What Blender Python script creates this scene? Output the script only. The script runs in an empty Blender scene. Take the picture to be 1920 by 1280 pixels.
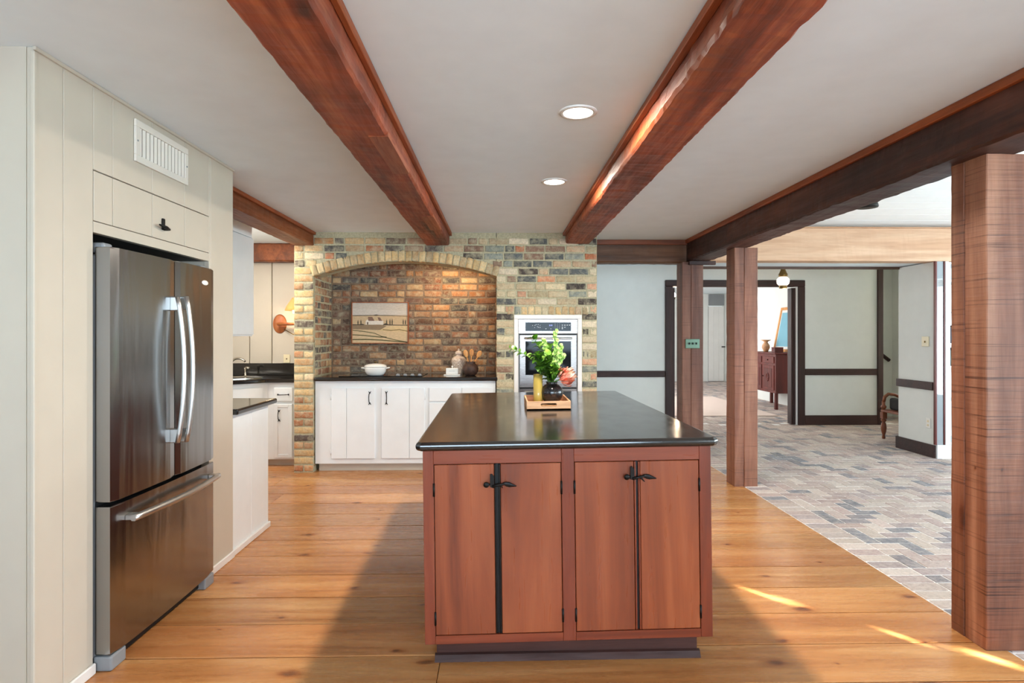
import bpy, bmesh, math, random
from mathutils import Vector, Matrix, noise as mn
random.seed(7)
R = random.Random(11)
S = bpy.context.scene
C = S.collection
PI = math.pi

# ------------------------------------------------------------------ camera, world, light, exposure
cam_d = bpy.data.cameras.new('camera')
cam_d.sensor_width = 36.0
cam_d.lens = 1110 / 1920 * 36.0
cam_d.shift_y = -13 / 1920
cam_d.clip_start = 0.05
cam = bpy.data.objects.new('camera', cam_d)
C.objects.link(cam)
cam.location = (0, 0, 1.40)
cam.rotation_euler = (math.radians(90), 0, -math.atan(23 / 1110))
S.camera = cam
S.view_settings.view_transform = 'Standard'
S.view_settings.look = 'None'
S.view_settings.gamma = 1.0
S.view_settings.use_curve_mapping = False
S.view_settings.exposure = 0.20
S.cycles.use_denoising = True
S.cycles.max_bounces = 10
S.cycles.diffuse_bounces = 5
S.cycles.glossy_bounces = 5
S.cycles.transmission_bounces = 6
S.cycles.sample_clamp_indirect = 6.0
S.cycles.caustics_reflective = False
S.cycles.caustics_refractive = False

W = bpy.data.worlds.new('sky')
S.world = W
W.use_nodes = True
_n = W.node_tree
_bg = _n.nodes['Background']
_tc = _n.nodes.new('ShaderNodeTexCoord')
_sp = _n.nodes.new('ShaderNodeSeparateXYZ')
_rp = _n.nodes.new('ShaderNodeValToRGB')
_n.links.new(_tc.outputs['Generated'], _sp.inputs[0])
_n.links.new(_sp.outputs['Z'], _rp.inputs[0])
_rp.color_ramp.elements[0].position = 0.0
_rp.color_ramp.elements[0].color = (0.80, 0.90, 1.0, 1)
_rp.color_ramp.elements[1].position = 0.6
_rp.color_ramp.elements[1].color = (0.45, 0.66, 1.0, 1)
_n.links.new(_rp.outputs[0], _bg.inputs[0])
_bg.inputs[1].default_value = 2.2


def light(name, kind, loc, power, col, size=1.0, size_y=None, rot=(0, 0, 0), spread=None, spot=None):
    d = bpy.data.lights.new(name, kind)
    d.energy = power
    d.color = col
    if kind == 'AREA':
        d.shape = 'RECTANGLE' if size_y else 'DISK'
        d.size = size
        if size_y:
            d.size_y = size_y
        if spread:
            d.spread = spread
    elif kind == 'SPOT':
        d.shadow_soft_size = size
        d.spot_size = spot
        d.spot_blend = 0.8
    elif kind == 'POINT':
        d.shadow_soft_size = size
    elif kind == 'SUN':
        d.angle = size
    o = bpy.data.objects.new(name, d)
    C.objects.link(o)
    o.location = loc
    o.rotation_euler = rot
    return o


H90 = PI / 2
DAY = (0.74, 0.89, 1.0)
WARM = (1.0, 0.90, 0.77)
# window daylight plus added fill (rear wall faces +Y, right wall faces -X)
light('window_or_fill_light', 'AREA', (0.3, -2.93, 1.55), 260, (0.62, 0.82, 1.0), 3.4, 1.5, (H90 + 0.75, 0, 0))
light('window_or_fill_light', 'AREA', (-3.5, -0.4, 1.55), 22, (0.62, 0.82, 1.0), 3.0, 1.3, (H90 + 0.6, 0, -H90))  # added side fill to lift the kitchen ceiling
light('window_or_fill_light', 'AREA', (4.9, -2.93, 1.25), 130, DAY, 4.0, 2.1, (H90 + 0.2, 0, 0))
light('window_or_fill_light', 'AREA', (7.43, 2.0, 1.35), 400, DAY, 6.4, 2.0, (H90 + 0.45, 0, H90))
light('window_or_fill_light', 'AREA', (1.62, 13.2, 1.5), 150, (0.98, 0.97, 0.96), 4.5, 1.9, (H90, 0, -H90))  # added for an unseen side window; the wall has no opening
light('window_or_fill_light', 'AREA', (-3.53, 5.3, 1.7), 24, (1.0, 0.97, 0.92), 1.2, 1.0, (H90, 0, -H90))  # added fill for the sink nook, in front of a solid wall
light('window_or_fill_light', 'AREA', (7.2, 8.6, 1.6), 14, (1.0, 0.88, 0.72), 0.8, 1.4, (H90, 0, H90))  # added warm fill for the hall, no window in this wall
SUN = Vector((0.62, -0.785, 0.2493)).normalized()   # direction towards the low sun behind the viewer
_s = light('sunlight', 'SUN', (6, -6, 8), 130.0, (1.0, 0.95, 0.86), math.radians(0.3))
_s.rotation_euler = SUN.to_track_quat('Z', 'Y').to_euler()


# ------------------------------------------------------------------ helpers
def lin(c):
    return tuple(((v / 255) / 12.92 if v / 255 <= 0.04045 else ((v / 255 + 0.055) / 1.055) ** 2.4) for v in c) + (1.0,)


class N:
    def __init__(s, name):
        s.m = bpy.data.materials.new(name)
        s.m.use_nodes = True
        s.t = s.m.node_tree
        s.b = s.t.nodes['Principled BSDF']
        s._pos = None

    def node(s, typ, **k):
        n = s.t.nodes.new(typ)
        for a, v in k.items():
            if a.startswith('i_'):
                n.inputs[a[2:].replace('_', ' ')].default_value = v
            else:
                setattr(n, a, v)
        return n

    def link(s, a, b):
        s.t.links.new(a, b)

    def pos(s, world=False, rnd=False):
        if world:
            o = s.node('ShaderNodeNewGeometry').outputs['Position']
        else:
            o = s.node('ShaderNodeTexCoord').outputs['Object']
        if rnd:
            oi = s.node('ShaderNodeObjectInfo')
            mu = s.node('ShaderNodeMath', operation='MULTIPLY')
            mu.inputs[1].default_value = 37.0
            s.link(oi.outputs['Random'], mu.inputs[0])
            ad = s.node('ShaderNodeVectorMath', operation='ADD')
            s.link(o, ad.inputs[0])
            s.link(mu.outputs[0], ad.inputs[1])
            o = ad.outputs[0]
        return o

    def map(s, vec, scale):
        mp = s.node('ShaderNodeMapping')
        mp.inputs['Scale'].default_value = scale
        s.link(vec, mp.inputs['Vector'])
        return mp.outputs[0]

    def noise(s, vec, scale, detail=4, rough=0.55, dist=0.0):
        n = s.node('ShaderNodeTexNoise')
        n.inputs['Scale'].default_value = scale
        n.inputs['Detail'].default_value = detail
        n.inputs['Roughness'].default_value = rough
        n.inputs['Distortion'].default_value = dist
        s.link(vec, n.inputs['Vector'])
        return n.outputs['Fac']

    def ramp(s, fac, stops):
        r = s.node('ShaderNodeValToRGB')
        e = r.color_ramp.elements
        while len(e) < len(stops):
            e.new(0.5)
        for i, (p, c) in enumerate(stops):
            e[i].position = p
            e[i].color = c if len(c) == 4 else tuple(c) + (1,)
        s.link(fac, r.inputs[0])
        return r.outputs[0]

    def mix(s, fac, a, b, mode='MIX'):
        m = s.node('ShaderNodeMix', data_type='RGBA', blend_type=mode)
        for sock, v in ((m.inputs[0], fac), (m.inputs[6], a), (m.inputs[7], b)):
            if isinstance(v, (int, float)):
                sock.default_value = v
            elif isinstance(v, tuple):
                sock.default_value = v
            else:
                s.link(v, sock)
        return m.outputs[2]

    def bump(s, h, strength, dist=0.01):
        b = s.node('ShaderNodeBump')
        b.inputs['Strength'].default_value = strength
        b.inputs['Distance'].default_value = dist
        s.link(h, b.inputs['Height'])
        s.link(b.outputs[0], s.b.inputs['Normal'])

    def set(s, **k):
        for a, v in k.items():
            sock = s.b.inputs[a.replace('_', ' ')]
            if isinstance(v, (int, float, tuple)):
                sock.default_value = v
            else:
                s.link(v, sock)
        return s


def plain(name, rgb, rough=0.5, metal=0.0, bump=0.0, bs=60, **k):
    n = N(name)
    v = n.pos()
    f = n.noise(v, 6, 3)
    c = lin(rgb)
    col = n.mix(f, tuple(x * 0.94 for x in c[:3]) + (1,), tuple(min(1, x * 1.05) for x in c[:3]) + (1,))
    n.set(Base_Color=col, Roughness=rough, Metallic=metal, **k)
    if bump:
        n.bump(n.noise(v, bs, 4), bump, 0.004)
    return n.m


def wood(name, dark, mid, light_, axis='X', gs=9.0, rough=0.45, blot=0.5, knots=0.0, saw=None, rnd=True, coat=0.0,
         tint=False, streak=0.5, bump=0.25, checks=0.0, blots=2.2, blotdark=0.45):
    """grain runs along axis; saw = axis across which saw marks repeat"""
    n = N(name)
    v = n.pos(rnd=rnd)
    sc = [1.0, 1.0, 1.0]
    sc['XYZ'.index(axis)] = 0.07
    g = n.map(v, tuple(sc))
    f1 = n.noise(g, gs, 6, 0.6, 1.2)
    f2 = n.noise(g, gs * 7, 3, 0.7, 0.4)
    col = n.ramp(f1, [(0.28, lin(dark)), (0.5, lin(mid)), (0.72, lin(light_))])
    st = n.ramp(f2, [(0.35, (0.62, 0.58, 0.55, 1)), (0.6, (1, 1, 1, 1))])
    col = n.mix(streak, col, st, 'MULTIPLY')
    sc2 = [1.0, 1.0, 1.0]
    sc2['XYZ'.index(axis)] = 0.4
    b = n.noise(n.map(v, tuple(sc2)), blots, 3, 0.6)
    bl = n.ramp(b, [(0.34, (blotdark, blotdark * 0.9, blotdark * 0.86, 1)), (0.58, (1, 1, 1, 1))])
    col = n.mix(blot, col, bl, 'MULTIPLY')
    height = f2
    if knots:
        sx_ = n.node('ShaderNodeSeparateXYZ')
        n.link(v, sx_.inputs[0])
        oth = [c for c in 'XYZ' if c != axis]
        ad = n.node('ShaderNodeMath', operation='ADD')
        n.link(sx_.outputs[oth[0]], ad.inputs[0])
        n.link(sx_.outputs[oth[1]], ad.inputs[1])
        m5 = n.node('ShaderNodeMath', operation='MULTIPLY')
        n.link(sx_.outputs[axis], m5.inputs[0])
        m5.inputs[1].default_value = 0.5
        cx_ = n.node('ShaderNodeCombineXYZ')
        n.link(m5.outputs[0], cx_.inputs[0])
        n.link(ad.outputs[0], cx_.inputs[1])
        wob = n.node('ShaderNodeTexNoise')
        wob.inputs['Scale'].default_value = 14
        n.link(v, wob.inputs['Vector'])
        wm = n.node('ShaderNodeVectorMath', operation='MULTIPLY_ADD')
        wm.inputs[1].default_value = (0.03, 0.03, 0)
        n.link(wob.outputs['Color'], wm.inputs[0])
        n.link(cx_.outputs[0], wm.inputs[2])
        vo = n.node('ShaderNodeTexVoronoi', feature='F1', voronoi_dimensions='2D')
        n.link(wm.outputs[0], vo.inputs['Vector'])
        vo.inputs['Scale'].default_value = knots
        sc_ = n.node('ShaderNodeSeparateXYZ')
        n.link(vo.outputs['Color'], sc_.inputs[0])
        dv = n.node('ShaderNodeMath', operation='DIVIDE')
        n.link(vo.outputs['Distance'], dv.inputs[0])
        n.link(sc_.outputs[0], dv.inputs[1])
        k = n.ramp(dv.outputs[0], [(0.03, (0.22, 0.10, 0.05, 1)), (0.055, (0.5, 0.30, 0.18, 1)), (0.09, (0.85, 0.75, 0.66, 1)), (0.15, (1, 1, 1, 1))])
        col = n.mix(0.85, col, k, 'MULTIPLY')
    if checks:
        sc4 = [1.0, 1.0, 1.0]
        sc4['XYZ'.index(axis)] = 0.03
        w = n.noise(n.map(v, tuple(sc4)), 16, 2, 0.5, 0.5)
        ck = n.ramp(w, [(0.285, (0.10, 0.06, 0.04, 1)), (0.31, (1, 1, 1, 1))])
        col = n.mix(checks, col, ck, 'MULTIPLY')
    if saw:
        sw0 = n.noise(n.map(v, (0.35, 0.35, 34.0)), 3.2, 3, 0.55, 0.15)
        sw = n.ramp(sw0, [(0.36, (0.34, 0.27, 0.24, 1)), (0.42, (1, 1, 1, 1))])
        msk = n.ramp(n.noise(v, 4, 2), [(0.35, (0.15, 0.15, 0.15, 1)), (0.62, (0.9, 0.9, 0.9, 1))])
        col = n.mix(msk, col, sw, 'MULTIPLY')
        height = n.noise(n.map(v, (0.5, 0.5, 30.0)), 4, 3, 0.6)
    if tint:
        oi = n.node('ShaderNodeObjectInfo')
        col = n.mix(1.0, col, oi.outputs['Color'], 'MULTIPLY')
    rr = n.ramp(f2, [(0.3, (rough * 1.25,) * 3 + (1,)), (0.7, (rough * 0.85,) * 3 + (1,))])
    n.set(Base_Color=col, Roughness=rr)
    if coat:
        n.set(Coat_Weight=coat, Coat_Roughness=0.18)
    if bump:
        n.bump(height, bump, 0.003)
    return n.m


def masonry(name, attr=False, weather=(205, 196, 170), wamt=0.3, pit=0.35, dusty=0.25):
    n = N(name)
    v = n.pos(world=True)
    if attr:
        a = n.node('ShaderNodeAttribute', attribute_name='tone')
        base = a.outputs['Color']
    else:
        base = n.node('ShaderNodeObjectInfo').outputs['Color']
    f = n.noise(v, 45, 5, 0.7)
    var = n.ramp(f, [(0.3, (0.62, 0.6, 0.58, 1)), (0.62, (1.12, 1.1, 1.08, 1))])
    col = n.mix(0.8, base, var, 'MULTIPLY')
    f2 = n.noise(v, 16, 6, 0.75, 0.0)
    msk = n.ramp(f2, [(0.44, (0, 0, 0, 1)), (0.66, (wamt, wamt, wamt, 1))])
    col = n.mix(msk, col, lin(weather))
    f3 = n.noise(v, 60, 3, 0.6, 0.5)
    pk = n.ramp(f3, [(0.28, (0.2, 0.17, 0.15, 1)), (0.37, (1, 1, 1, 1))])
    col = n.mix(pit, col, pk, 'MULTIPLY')
    n.set(Base_Color=col, Roughness=0.85)
    n.bump(f, 0.6, 0.006)
    return n.m


M = {}
M['ceiling'] = plain('ceiling_paint', (226, 237, 243), 0.9, bump=0.06, bs=30)
M['wallwhite'] = plain('white_wall_paint', (222, 224, 220), 0.8, bump=0.05, bs=80)
M['cream'] = plain('cream_paint', (196, 186, 170), 0.5)
M['white'] = plain('white_cabinet_paint', (232, 237, 239), 0.42)
M['whitegloss'] = plain('white_trim_paint', (228, 226, 222), 0.35)
M['groove'] = plain('shadow_gap', (22, 15, 10), 0.9)
M['mahog'] = wood('dark_mahogany_trim', (34, 14, 10), (50, 20, 15), (64, 28, 20), 'Z', 12, 0.55, blot=0.3)
M['mahogX'] = wood('dark_mahogany_rail', (34, 14, 10), (50, 20, 15), (64, 28, 20), 'X', 12, 0.55, blot=0.3)
M['beam'] = wood('old_timber', (92, 34, 16), (146, 62, 28), (190, 106, 60), 'Y', 6.0, 0.5, 0.8, knots=1.8, checks=0.7, bump=0.7, blotdark=0.30, blots=4.0, streak=0.7)
M['beamdark'] = wood('dark_old_timber', (36, 17, 12), (60, 29, 20), (100, 52, 34), 'Y', 5.0, 0.5, 0.8, knots=1.6, checks=0.6, bump=0.5, blotdark=0.4)
M['beamX'] = wood('grey_brown_timber', (66, 42, 26), (96, 62, 38), (128, 88, 56), 'X', 5.0, 0.55, 0.6, knots=1.6, checks=0.5, bump=0.4)
M['beamO'] = wood('orange_brown_timber', (92, 44, 16), (130, 66, 26), (165, 90, 42), 'Y', 5.0, 0.5, 0.6, knots=1.2, checks=0.4, bump=0.4)
M['ledger'] = wood('orange_trim_wood', (120, 54, 18), (150, 72, 28), (176, 92, 42), 'Y', 9.0, 0.45, 0.3)
M['ledgerX'] = wood('orange_trim_wood_cross', (100, 48, 18), (128, 64, 26), (150, 80, 38), 'X', 9.0, 0.45, 0.3)
M['post'] = wood('rough_sawn_post', (98, 54, 36), (136, 84, 60), (172, 120, 92), 'Z', 6.0, 0.42, 0.45, knots=1.7, saw='Z', checks=0.7, bump=0.45, streak=0.4)
M['postdark'] = wood('rough_sawn_post_brown', (88, 52, 38), (120, 78, 60), (146, 104, 82), 'Z', 6.0, 0.5, 0.5, knots=1.7, saw='Z', checks=0.7, bump=0.45, streak=0.4)
M['tan'] = wood('pale_pine_beam', (186, 140, 104), (204, 162, 128), (220, 184, 152), 'X', 4.0, 0.6, 0.3, knots=2.0, bump=0.25, streak=0.35, blotdark=0.7)
M['plank'] = wood('honey_pine_floor', (166, 104, 56), (196, 136, 82), (216, 164, 110), 'X', 7.0, 0.25, 0.35, knots=2.8, tint=True, bump=0.08, streak=0.35, blotdark=0.62, blots=1.2)
M['cherry'] = wood('red_cherry_frame', (92, 38, 22), (130, 58, 34), (154, 78, 50), 'Z', 7.0, 0.30, 0.55, bump=0.05, streak=0.3, blotdark=0.6)
M['cherryX'] = wood('red_cherry_rail', (92, 38, 22), (130, 58, 34), (154, 78, 50), 'X', 7.0, 0.30, 0.5, bump=0.05, streak=0.3, blotdark=0.6)
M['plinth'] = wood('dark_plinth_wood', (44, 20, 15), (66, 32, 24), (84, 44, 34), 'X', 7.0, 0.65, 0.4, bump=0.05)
M['cherryD'] = wood('cherry_door', (104, 46, 26), (150, 76, 44), (178, 100, 62), 'Z', 5.0, 0.30, 0.45, bump=0.04, streak=0.22, blotdark=0.62)
M['trayw'] = wood('light_tray_wood', (190, 138, 96), (214, 164, 120), (230, 188, 146), 'X', 10, 0.45, 0.2, bump=0.05)
M['spoonw'] = wood('spoon_wood', (196, 128, 62), (220, 154, 84), (236, 180, 110), 'Z', 14, 0.5, 0.1)
M['discw'] = wood('turned_oak', (140, 74, 34), (168, 94, 46), (186, 116, 62), 'Z', 14, 0.4, 0.2)
M['benchw'] = wood('bench_wood', (84, 38, 18), (118, 60, 30), (150, 86, 48), 'Z', 10, 0.35, 0.3)
M['redcab'] = wood('red_lacquer_wood', (74, 20, 14), (98, 30, 22), (118, 44, 32), 'Z', 8, 0.42, 0.3, bump=0.03)
M['iron'] = plain('black_iron', (30, 27, 25), 0.45, 0.7, 0.3)
M['black'] = plain('matt_black', (14, 14, 14), 0.6)
M['brass'] = plain('aged_brass', (128, 104, 62), 0.35, 0.9)
M['ivory'] = plain('ivory_plastic', (226, 212, 176), 0.4)
M['whiteplastic'] = plain('white_plastic', (236, 234, 228), 0.35)
M['green_plate'] = plain('verdigris_plate', (112, 140, 122), 0.4, 0.6, 0.3)
M['enamel'] = plain('white_enamel', (238, 236, 230), 0.12, Coat_Weight=0.5)
M['rug'] = plain('pale_wool', (226, 204, 192), 0.95, bump=0.5, bs=300)
M['vent'] = plain('painted_vent_metal', (224, 217, 206), 0.4)
M['greyplastic'] = plain('grey_plastic', (134, 137, 140), 0.45)
M['bookA'] = plain('book_cloth_brown', (92, 60, 42), 0.8)
M['outlet_slot'] = plain('socket_slot', (120, 96, 60), 0.6)
M['grass'] = plain('lawn', (84, 112, 52), 0.95)
M['cushion'] = plain('black_cushion', (28, 26, 28), 0.8)


def granite(name, rough):
    n = N(name)
    v = n.pos()
    f = n.noise(v, 90, 3, 0.7)
    c = n.ramp(f, [(0.3, (0.006, 0.005, 0.005, 1)), (0.62, (0.018, 0.016, 0.014, 1)), (0.8, (0.05, 0.045, 0.04, 1))])
    s2 = n.ramp(n.noise(n.map(v, (1, 0.6, 1)), 9, 4, 0.6), [(0.3, (rough * 0.75,) * 3 + (1,)), (0.7, (rough * 1.3,) * 3 + (1,))])
    n.set(Base_Color=c, Roughness=s2, Specular_IOR_Level=0.75)
    return n.m


M['granite'] = granite('black_granite', 0.14)
M['granite2'] = granite('black_granite_polished', 0.09)


def steel(name, rgb=(168, 164, 158), rough=0.26, wav=0.0, ax='Z'):
    n = N(name)
    v = n.pos()
    sc = (30, 30, 30)
    m = {'Z': (60, 60, 0.8), 'X': (0.8, 60, 60), 'Y': (60, 0.8, 60)}[ax]
    f = n.noise(n.map(v, m), 4, 3)
    r = n.ramp(f, [(0.3, (rough * 0.93,) * 3 + (1,)), (0.7, (rough * 1.07,) * 3 + (1,))])
    n.set(Base_Color=lin(rgb), Metallic=1.0, Roughness=r)
    if wav:
        g = n.noise(n.map(v, (1, 5.0, 0.5)), 1.4, 2, 0.4, 0.6)
        n.bump(g, wav, 0.02)
    return n.m


M['steel'] = steel('brushed_steel', (156, 157, 158), 0.22, 0.35)
M['steelh'] = steel('satin_steel_handle', (206, 204, 200), 0.36, 0.0, 'Z')
M['steelx'] = steel('oven_steel', (148, 141, 137), 0.28, 0.1, 'X')
M['chrome'] = steel('satin_nickel', (190, 184, 172), 0.18)
_g = N('dark_glass')
_g.set(Base_Color=(0.006, 0.007, 0.008, 1), Roughness=0.06, Specular_IOR_Level=0.12)
M['darkglass'] = _g.m
_g = N('clear_glass')
_g.set(Base_Color=(0.95, 0.97, 0.97, 1), Roughness=0.02, Transmission_Weight=1.0, IOR=1.45)
M['glass'] = _g.m
_g = N('amber_glass')
_g.set(Base_Color=(1.0, 0.72, 0.16, 1), Roughness=0.05, Transmission_Weight=0.55, IOR=1.45)
M['amber'] = _g.m
_g = N('frosted_lamp_glass')
_g.set(Base_Color=(1, 0.93, 0.85, 1), Roughness=0.3, Emission_Color=(1, 0.86, 0.7, 1), Emission_Strength=2.2)
M['lampglass'] = _g.m
_g = N('lit_lens')
_g.set(Base_Color=(1, 1, 1, 1), Emission_Color=(1, 0.95, 0.86, 1), Emission_Strength=9.0)
M['lens'] = _g.m
_g = N('sparkle_bulb')
_g.set(Base_Color=(1, 1, 1, 1), Emission_Color=(1, 0.78, 0.5, 1), Emission_Strength=60.0)
M['bulb'] = _g.m
_g = N('display_print')
_g.set(Base_Color=(0.75, 0.78, 0.8, 1), Roughness=0.4)
M['print'] = _g.m
_g = N('display_digits')
_g.set(Base_Color=(0.3, 0.35, 0.8, 1), Emission_Color=(0.45, 0.5, 0.95, 1), Emission_Strength=1.2)
M['digits'] = _g.m
_g = N('black_glazed_ceramic')
_v = _g.pos()
_f = _g.noise(_v, 14, 3)
_g.set(Base_Color=_g.ramp(_f, [(0.35, (0.006, 0.006, 0.008, 1)), (0.7, (0.03, 0.022, 0.018, 1))]), Roughness=0.12, Coat_Weight=0.15)
M['blackglaze'] = _g.m
_g = N('brown_stoneware')
_v = _g.pos()
_f = _g.noise(_v, 30, 4)
_g.set(Base_Color=_g.ramp(_f, [(0.3, lin((44, 28, 22))), (0.7, lin((82, 54, 42)))]), Roughness=0.6)
_g.bump(_f, 0.5, 0.004)
M['crock'] = _g.m
_g = N('patterned_porcelain')
_v = _g.pos()
_f = _g.noise(_v, 42, 3, 0.5, 1.5)
_g.set(Base_Color=_g.ramp(_f, [(0.42, lin((232, 222, 208))), (0.5, lin((150, 110, 84))), (0.55, lin((232, 222, 208))), (0.62, lin((196, 176, 158)))]), Roughness=0.2)
M['porcelain'] = _g.m


def leafmat(name, a, b):
    n = N(name)
    v = n.pos(rnd=True)
    f = n.noise(v, 18, 2)
    n.set(Base_Color=n.ramp(f, [(0.3, lin(a)), (0.7, lin(b))]), Roughness=0.4, Subsurface_Weight=0.0)
    n.set(Transmission_Weight=0.0)
    return n.m


M['leaf'] = leafmat('green_leaf', (70, 128, 36), (150, 196, 70))
M['leafpale'] = leafmat('pale_green_bell', (150, 196, 84), (208, 232, 150))
M['stem'] = leafmat('green_stem', (84, 130, 50), (120, 160, 70))
M['petal'] = leafmat('salmon_petal', (226, 120, 96), (248, 176, 148))
M['petalpale'] = leafmat('pale_petal', (240, 190, 160), (250, 214, 190))
M['brick'] = masonry('old_brick', False, (196, 190, 160), 0.6)
M['brickdark'] = masonry('niche_brick', False, (158, 132, 110), 0.45, 0.35)  # darker brown weathering tone for the niche lining
M['paver'] = masonry('paver', False, (206, 192, 182), 0.55, 0.15)
M['paverA'] = masonry('paver_far', True, (206, 192, 182), 0.5, 0.15)


def mortar(name, rgb):
    n = N(name)
    v = n.pos(world=True)
    f = n.noise(v, 60, 5, 0.7)
    c = lin(rgb)
    n.set(Base_Color=n.ramp(f, [(0.3, tuple(x * 0.7 for x in c[:3]) + (1,)), (0.7, tuple(x * 1.15 for x in c[:3]) + (1,))]), Roughness=0.95)
    n.bump(f, 0.8, 0.006)
    return n.m


M['mortar'] = mortar('lime_mortar', (186, 180, 150))
M['mortardark'] = mortar('niche_mortar', (142, 122, 102))  # browner, darker mortar behind the niche bricks
M['grout'] = mortar('pale_floor_grout', (246, 242, 238))


def box(bm, x0, x1, y0, y1, z0, z1, bev=0.0, seg=1, mi=0):
    vs = [bm.verts.new(p) for p in ((x0, y0, z0), (x1, y0, z0), (x1, y1, z0), (x0, y1, z0), (x0, y0, z1), (x1, y0, z1), (x1, y1, z1), (x0, y1, z1))]
    fs = [bm.faces.new([vs[i] for i in q]) for q in ((3, 2, 1, 0), (4, 5, 6, 7), (0, 1, 5, 4), (1, 2, 6, 5), (2, 3, 7, 6), (3, 0, 4, 7))]
    for f in fs:
        f.material_index = mi
    if bev:
        es = list({e for f in fs for e in f.edges})
        bmesh.ops.bevel(bm, geom=es, offset=bev, segments=seg, profile=0.5, affect='EDGES')
    return vs


def lathe(bm, prof, c=(0, 0, 0), n=32, axis='Z', cap=True, sx=1.0, sy=1.0):
    rings = []
    for r, h in prof:
        ring = []
        for i in range(n):
            a = 2 * PI * i / n
            u, w = r * math.cos(a) * sx, r * math.sin(a) * sy
            p = {'Z': (u, w, h), 'X': (h, u, w), 'Y': (u, h, w)}[axis]
            ring.append(bm.verts.new((c[0] + p[0], c[1] + p[1], c[2] + p[2])))
        rings.append(ring)
    for a, b in zip(rings, rings[1:]):
        for i in range(n):
            j = (i + 1) % n
            f = bm.faces.new((a[i], a[j], b[j], b[i]))
            f.smooth = True
    if cap:
        for rg, rv in ((rings[0], True), (rings[-1], False)):
            f = bm.faces.new(list(reversed(rg)) if rv else rg)
            f.smooth = True


def tube(bm, pts, r, n=10, cap=True):
    pts = [Vector(p) for p in pts]
    rs = r if isinstance(r, (list, tuple)) else [r] * len(pts)
    rings = []
    up = None
    for i, p in enumerate(pts):
        d = (pts[min(i + 1, len(pts) - 1)] - pts[max(i - 1, 0)]).normalized()
        if up is None:
            up = Vector((0, 0, 1)) if abs(d.z) < 0.9 else Vector((1, 0, 0))
        a = d.cross(up).normalized()
        b = a.cross(d).normalized()
        up = b
        rings.append([bm.verts.new(p + (a * math.cos(2 * PI * k / n) + b * math.sin(2 * PI * k / n)) * rs[i]) for k in range(n)])
    for a, b in zip(rings, rings[1:]):
        for k in range(n):
            f = bm.faces.new((a[k], a[(k + 1) % n], b[(k + 1) % n], b[k]))
            f.smooth = True
    if cap:
        bm.faces.new(rings[0])
        bm.faces.new(list(reversed(rings[-1])))


def prism(bm, pts, axis, a0, a1, bev=0.0):
    """polygon in the plane across axis ('Y': pts are x,z; 'X': y,z; 'Z': x,y)"""
    def P(p, a):
        return {'Y': (p[0], a, p[1]), 'X': (a, p[0], p[1]), 'Z': (p[0], p[1], a)}[axis]
    A = [bm.verts.new(P(p, a0)) for p in pts]
    B = [bm.verts.new(P(p, a1)) for p in pts]
    n = len(pts)
    fs = [bm.faces.new(A), bm.faces.new(list(reversed(B)))]
    for i in range(n):
        fs.append(bm.faces.new((A[i], B[i], B[(i + 1) % n], A[(i + 1) % n])))
    if bev:
        bmesh.ops.bevel(bm, geom=list({e for f in fs for e in f.edges}), offset=bev, segments=2, profile=0.5, affect='EDGES')


def mk(bm, name='m'):
    bmesh.ops.recalc_face_normals(bm, faces=bm.faces[:])
    me = bpy.data.meshes.new(name)
    bm.to_mesh(me)
    bm.free()
    return me


def B():
    return bmesh.new()


def boxm(*a, **k):
    b = B()
    box(b, *a, **k)
    return b


def obj(name, bm, mat, parent=None, off=None, color=None, smooth=False):
    """link as one mesh object; off = world position of the thing's own origin (geometry given in world space)"""
    if isinstance(bm, bpy.types.Mesh):
        me = bm
    else:
        if off:
            bmesh.ops.translate(bm, verts=bm.verts[:], vec=(-off[0], -off[1], -off[2]))
        me = mk(bm, name)
    if smooth:
        for p in me.polygons:
            p.use_smooth = True
    mats = mat if isinstance(mat, (list, tuple)) else [mat]
    if not me.materials:
        for m in mats:
            me.materials.append(M[m] if isinstance(m, str) else m)
    o = bpy.data.objects.new(name, me)
    C.objects.link(o)
    if parent:
        o.parent = parent
    if color:
        o.color = color
    return o


def tag(o, label, cat, group=None):
    o['label'] = label
    o['category'] = cat
    if group:
        o['group'] = group
    return o


class T:
    """a thing: Empty at its base; parts are given in world coordinates (w) or local ones (l)"""
    def __init__(s, name, label, cat, loc, group=None, rot=(0, 0, 0)):
        s.e = bpy.data.objects.new(name, None)
        C.objects.link(s.e)
        s.e.location = loc
        s.e.rotation_euler = rot
        s.loc = loc
        tag(s.e, label, cat, group)

    def w(s, name, bm, mat, parent=None, **k):
        return obj(name, bm, mat, parent or s.e, off=s.loc, **k)

    def l(s, name, bm, mat, parent=None, **k):
        return obj(name, bm, mat, parent or s.e, **k)


def struct(name, bm, mat, label, cat='wall'):
    o = obj(name, bm, mat)
    o['kind'] = 'structure'
    o['label'] = label
    o['category'] = cat
    return o


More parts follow.
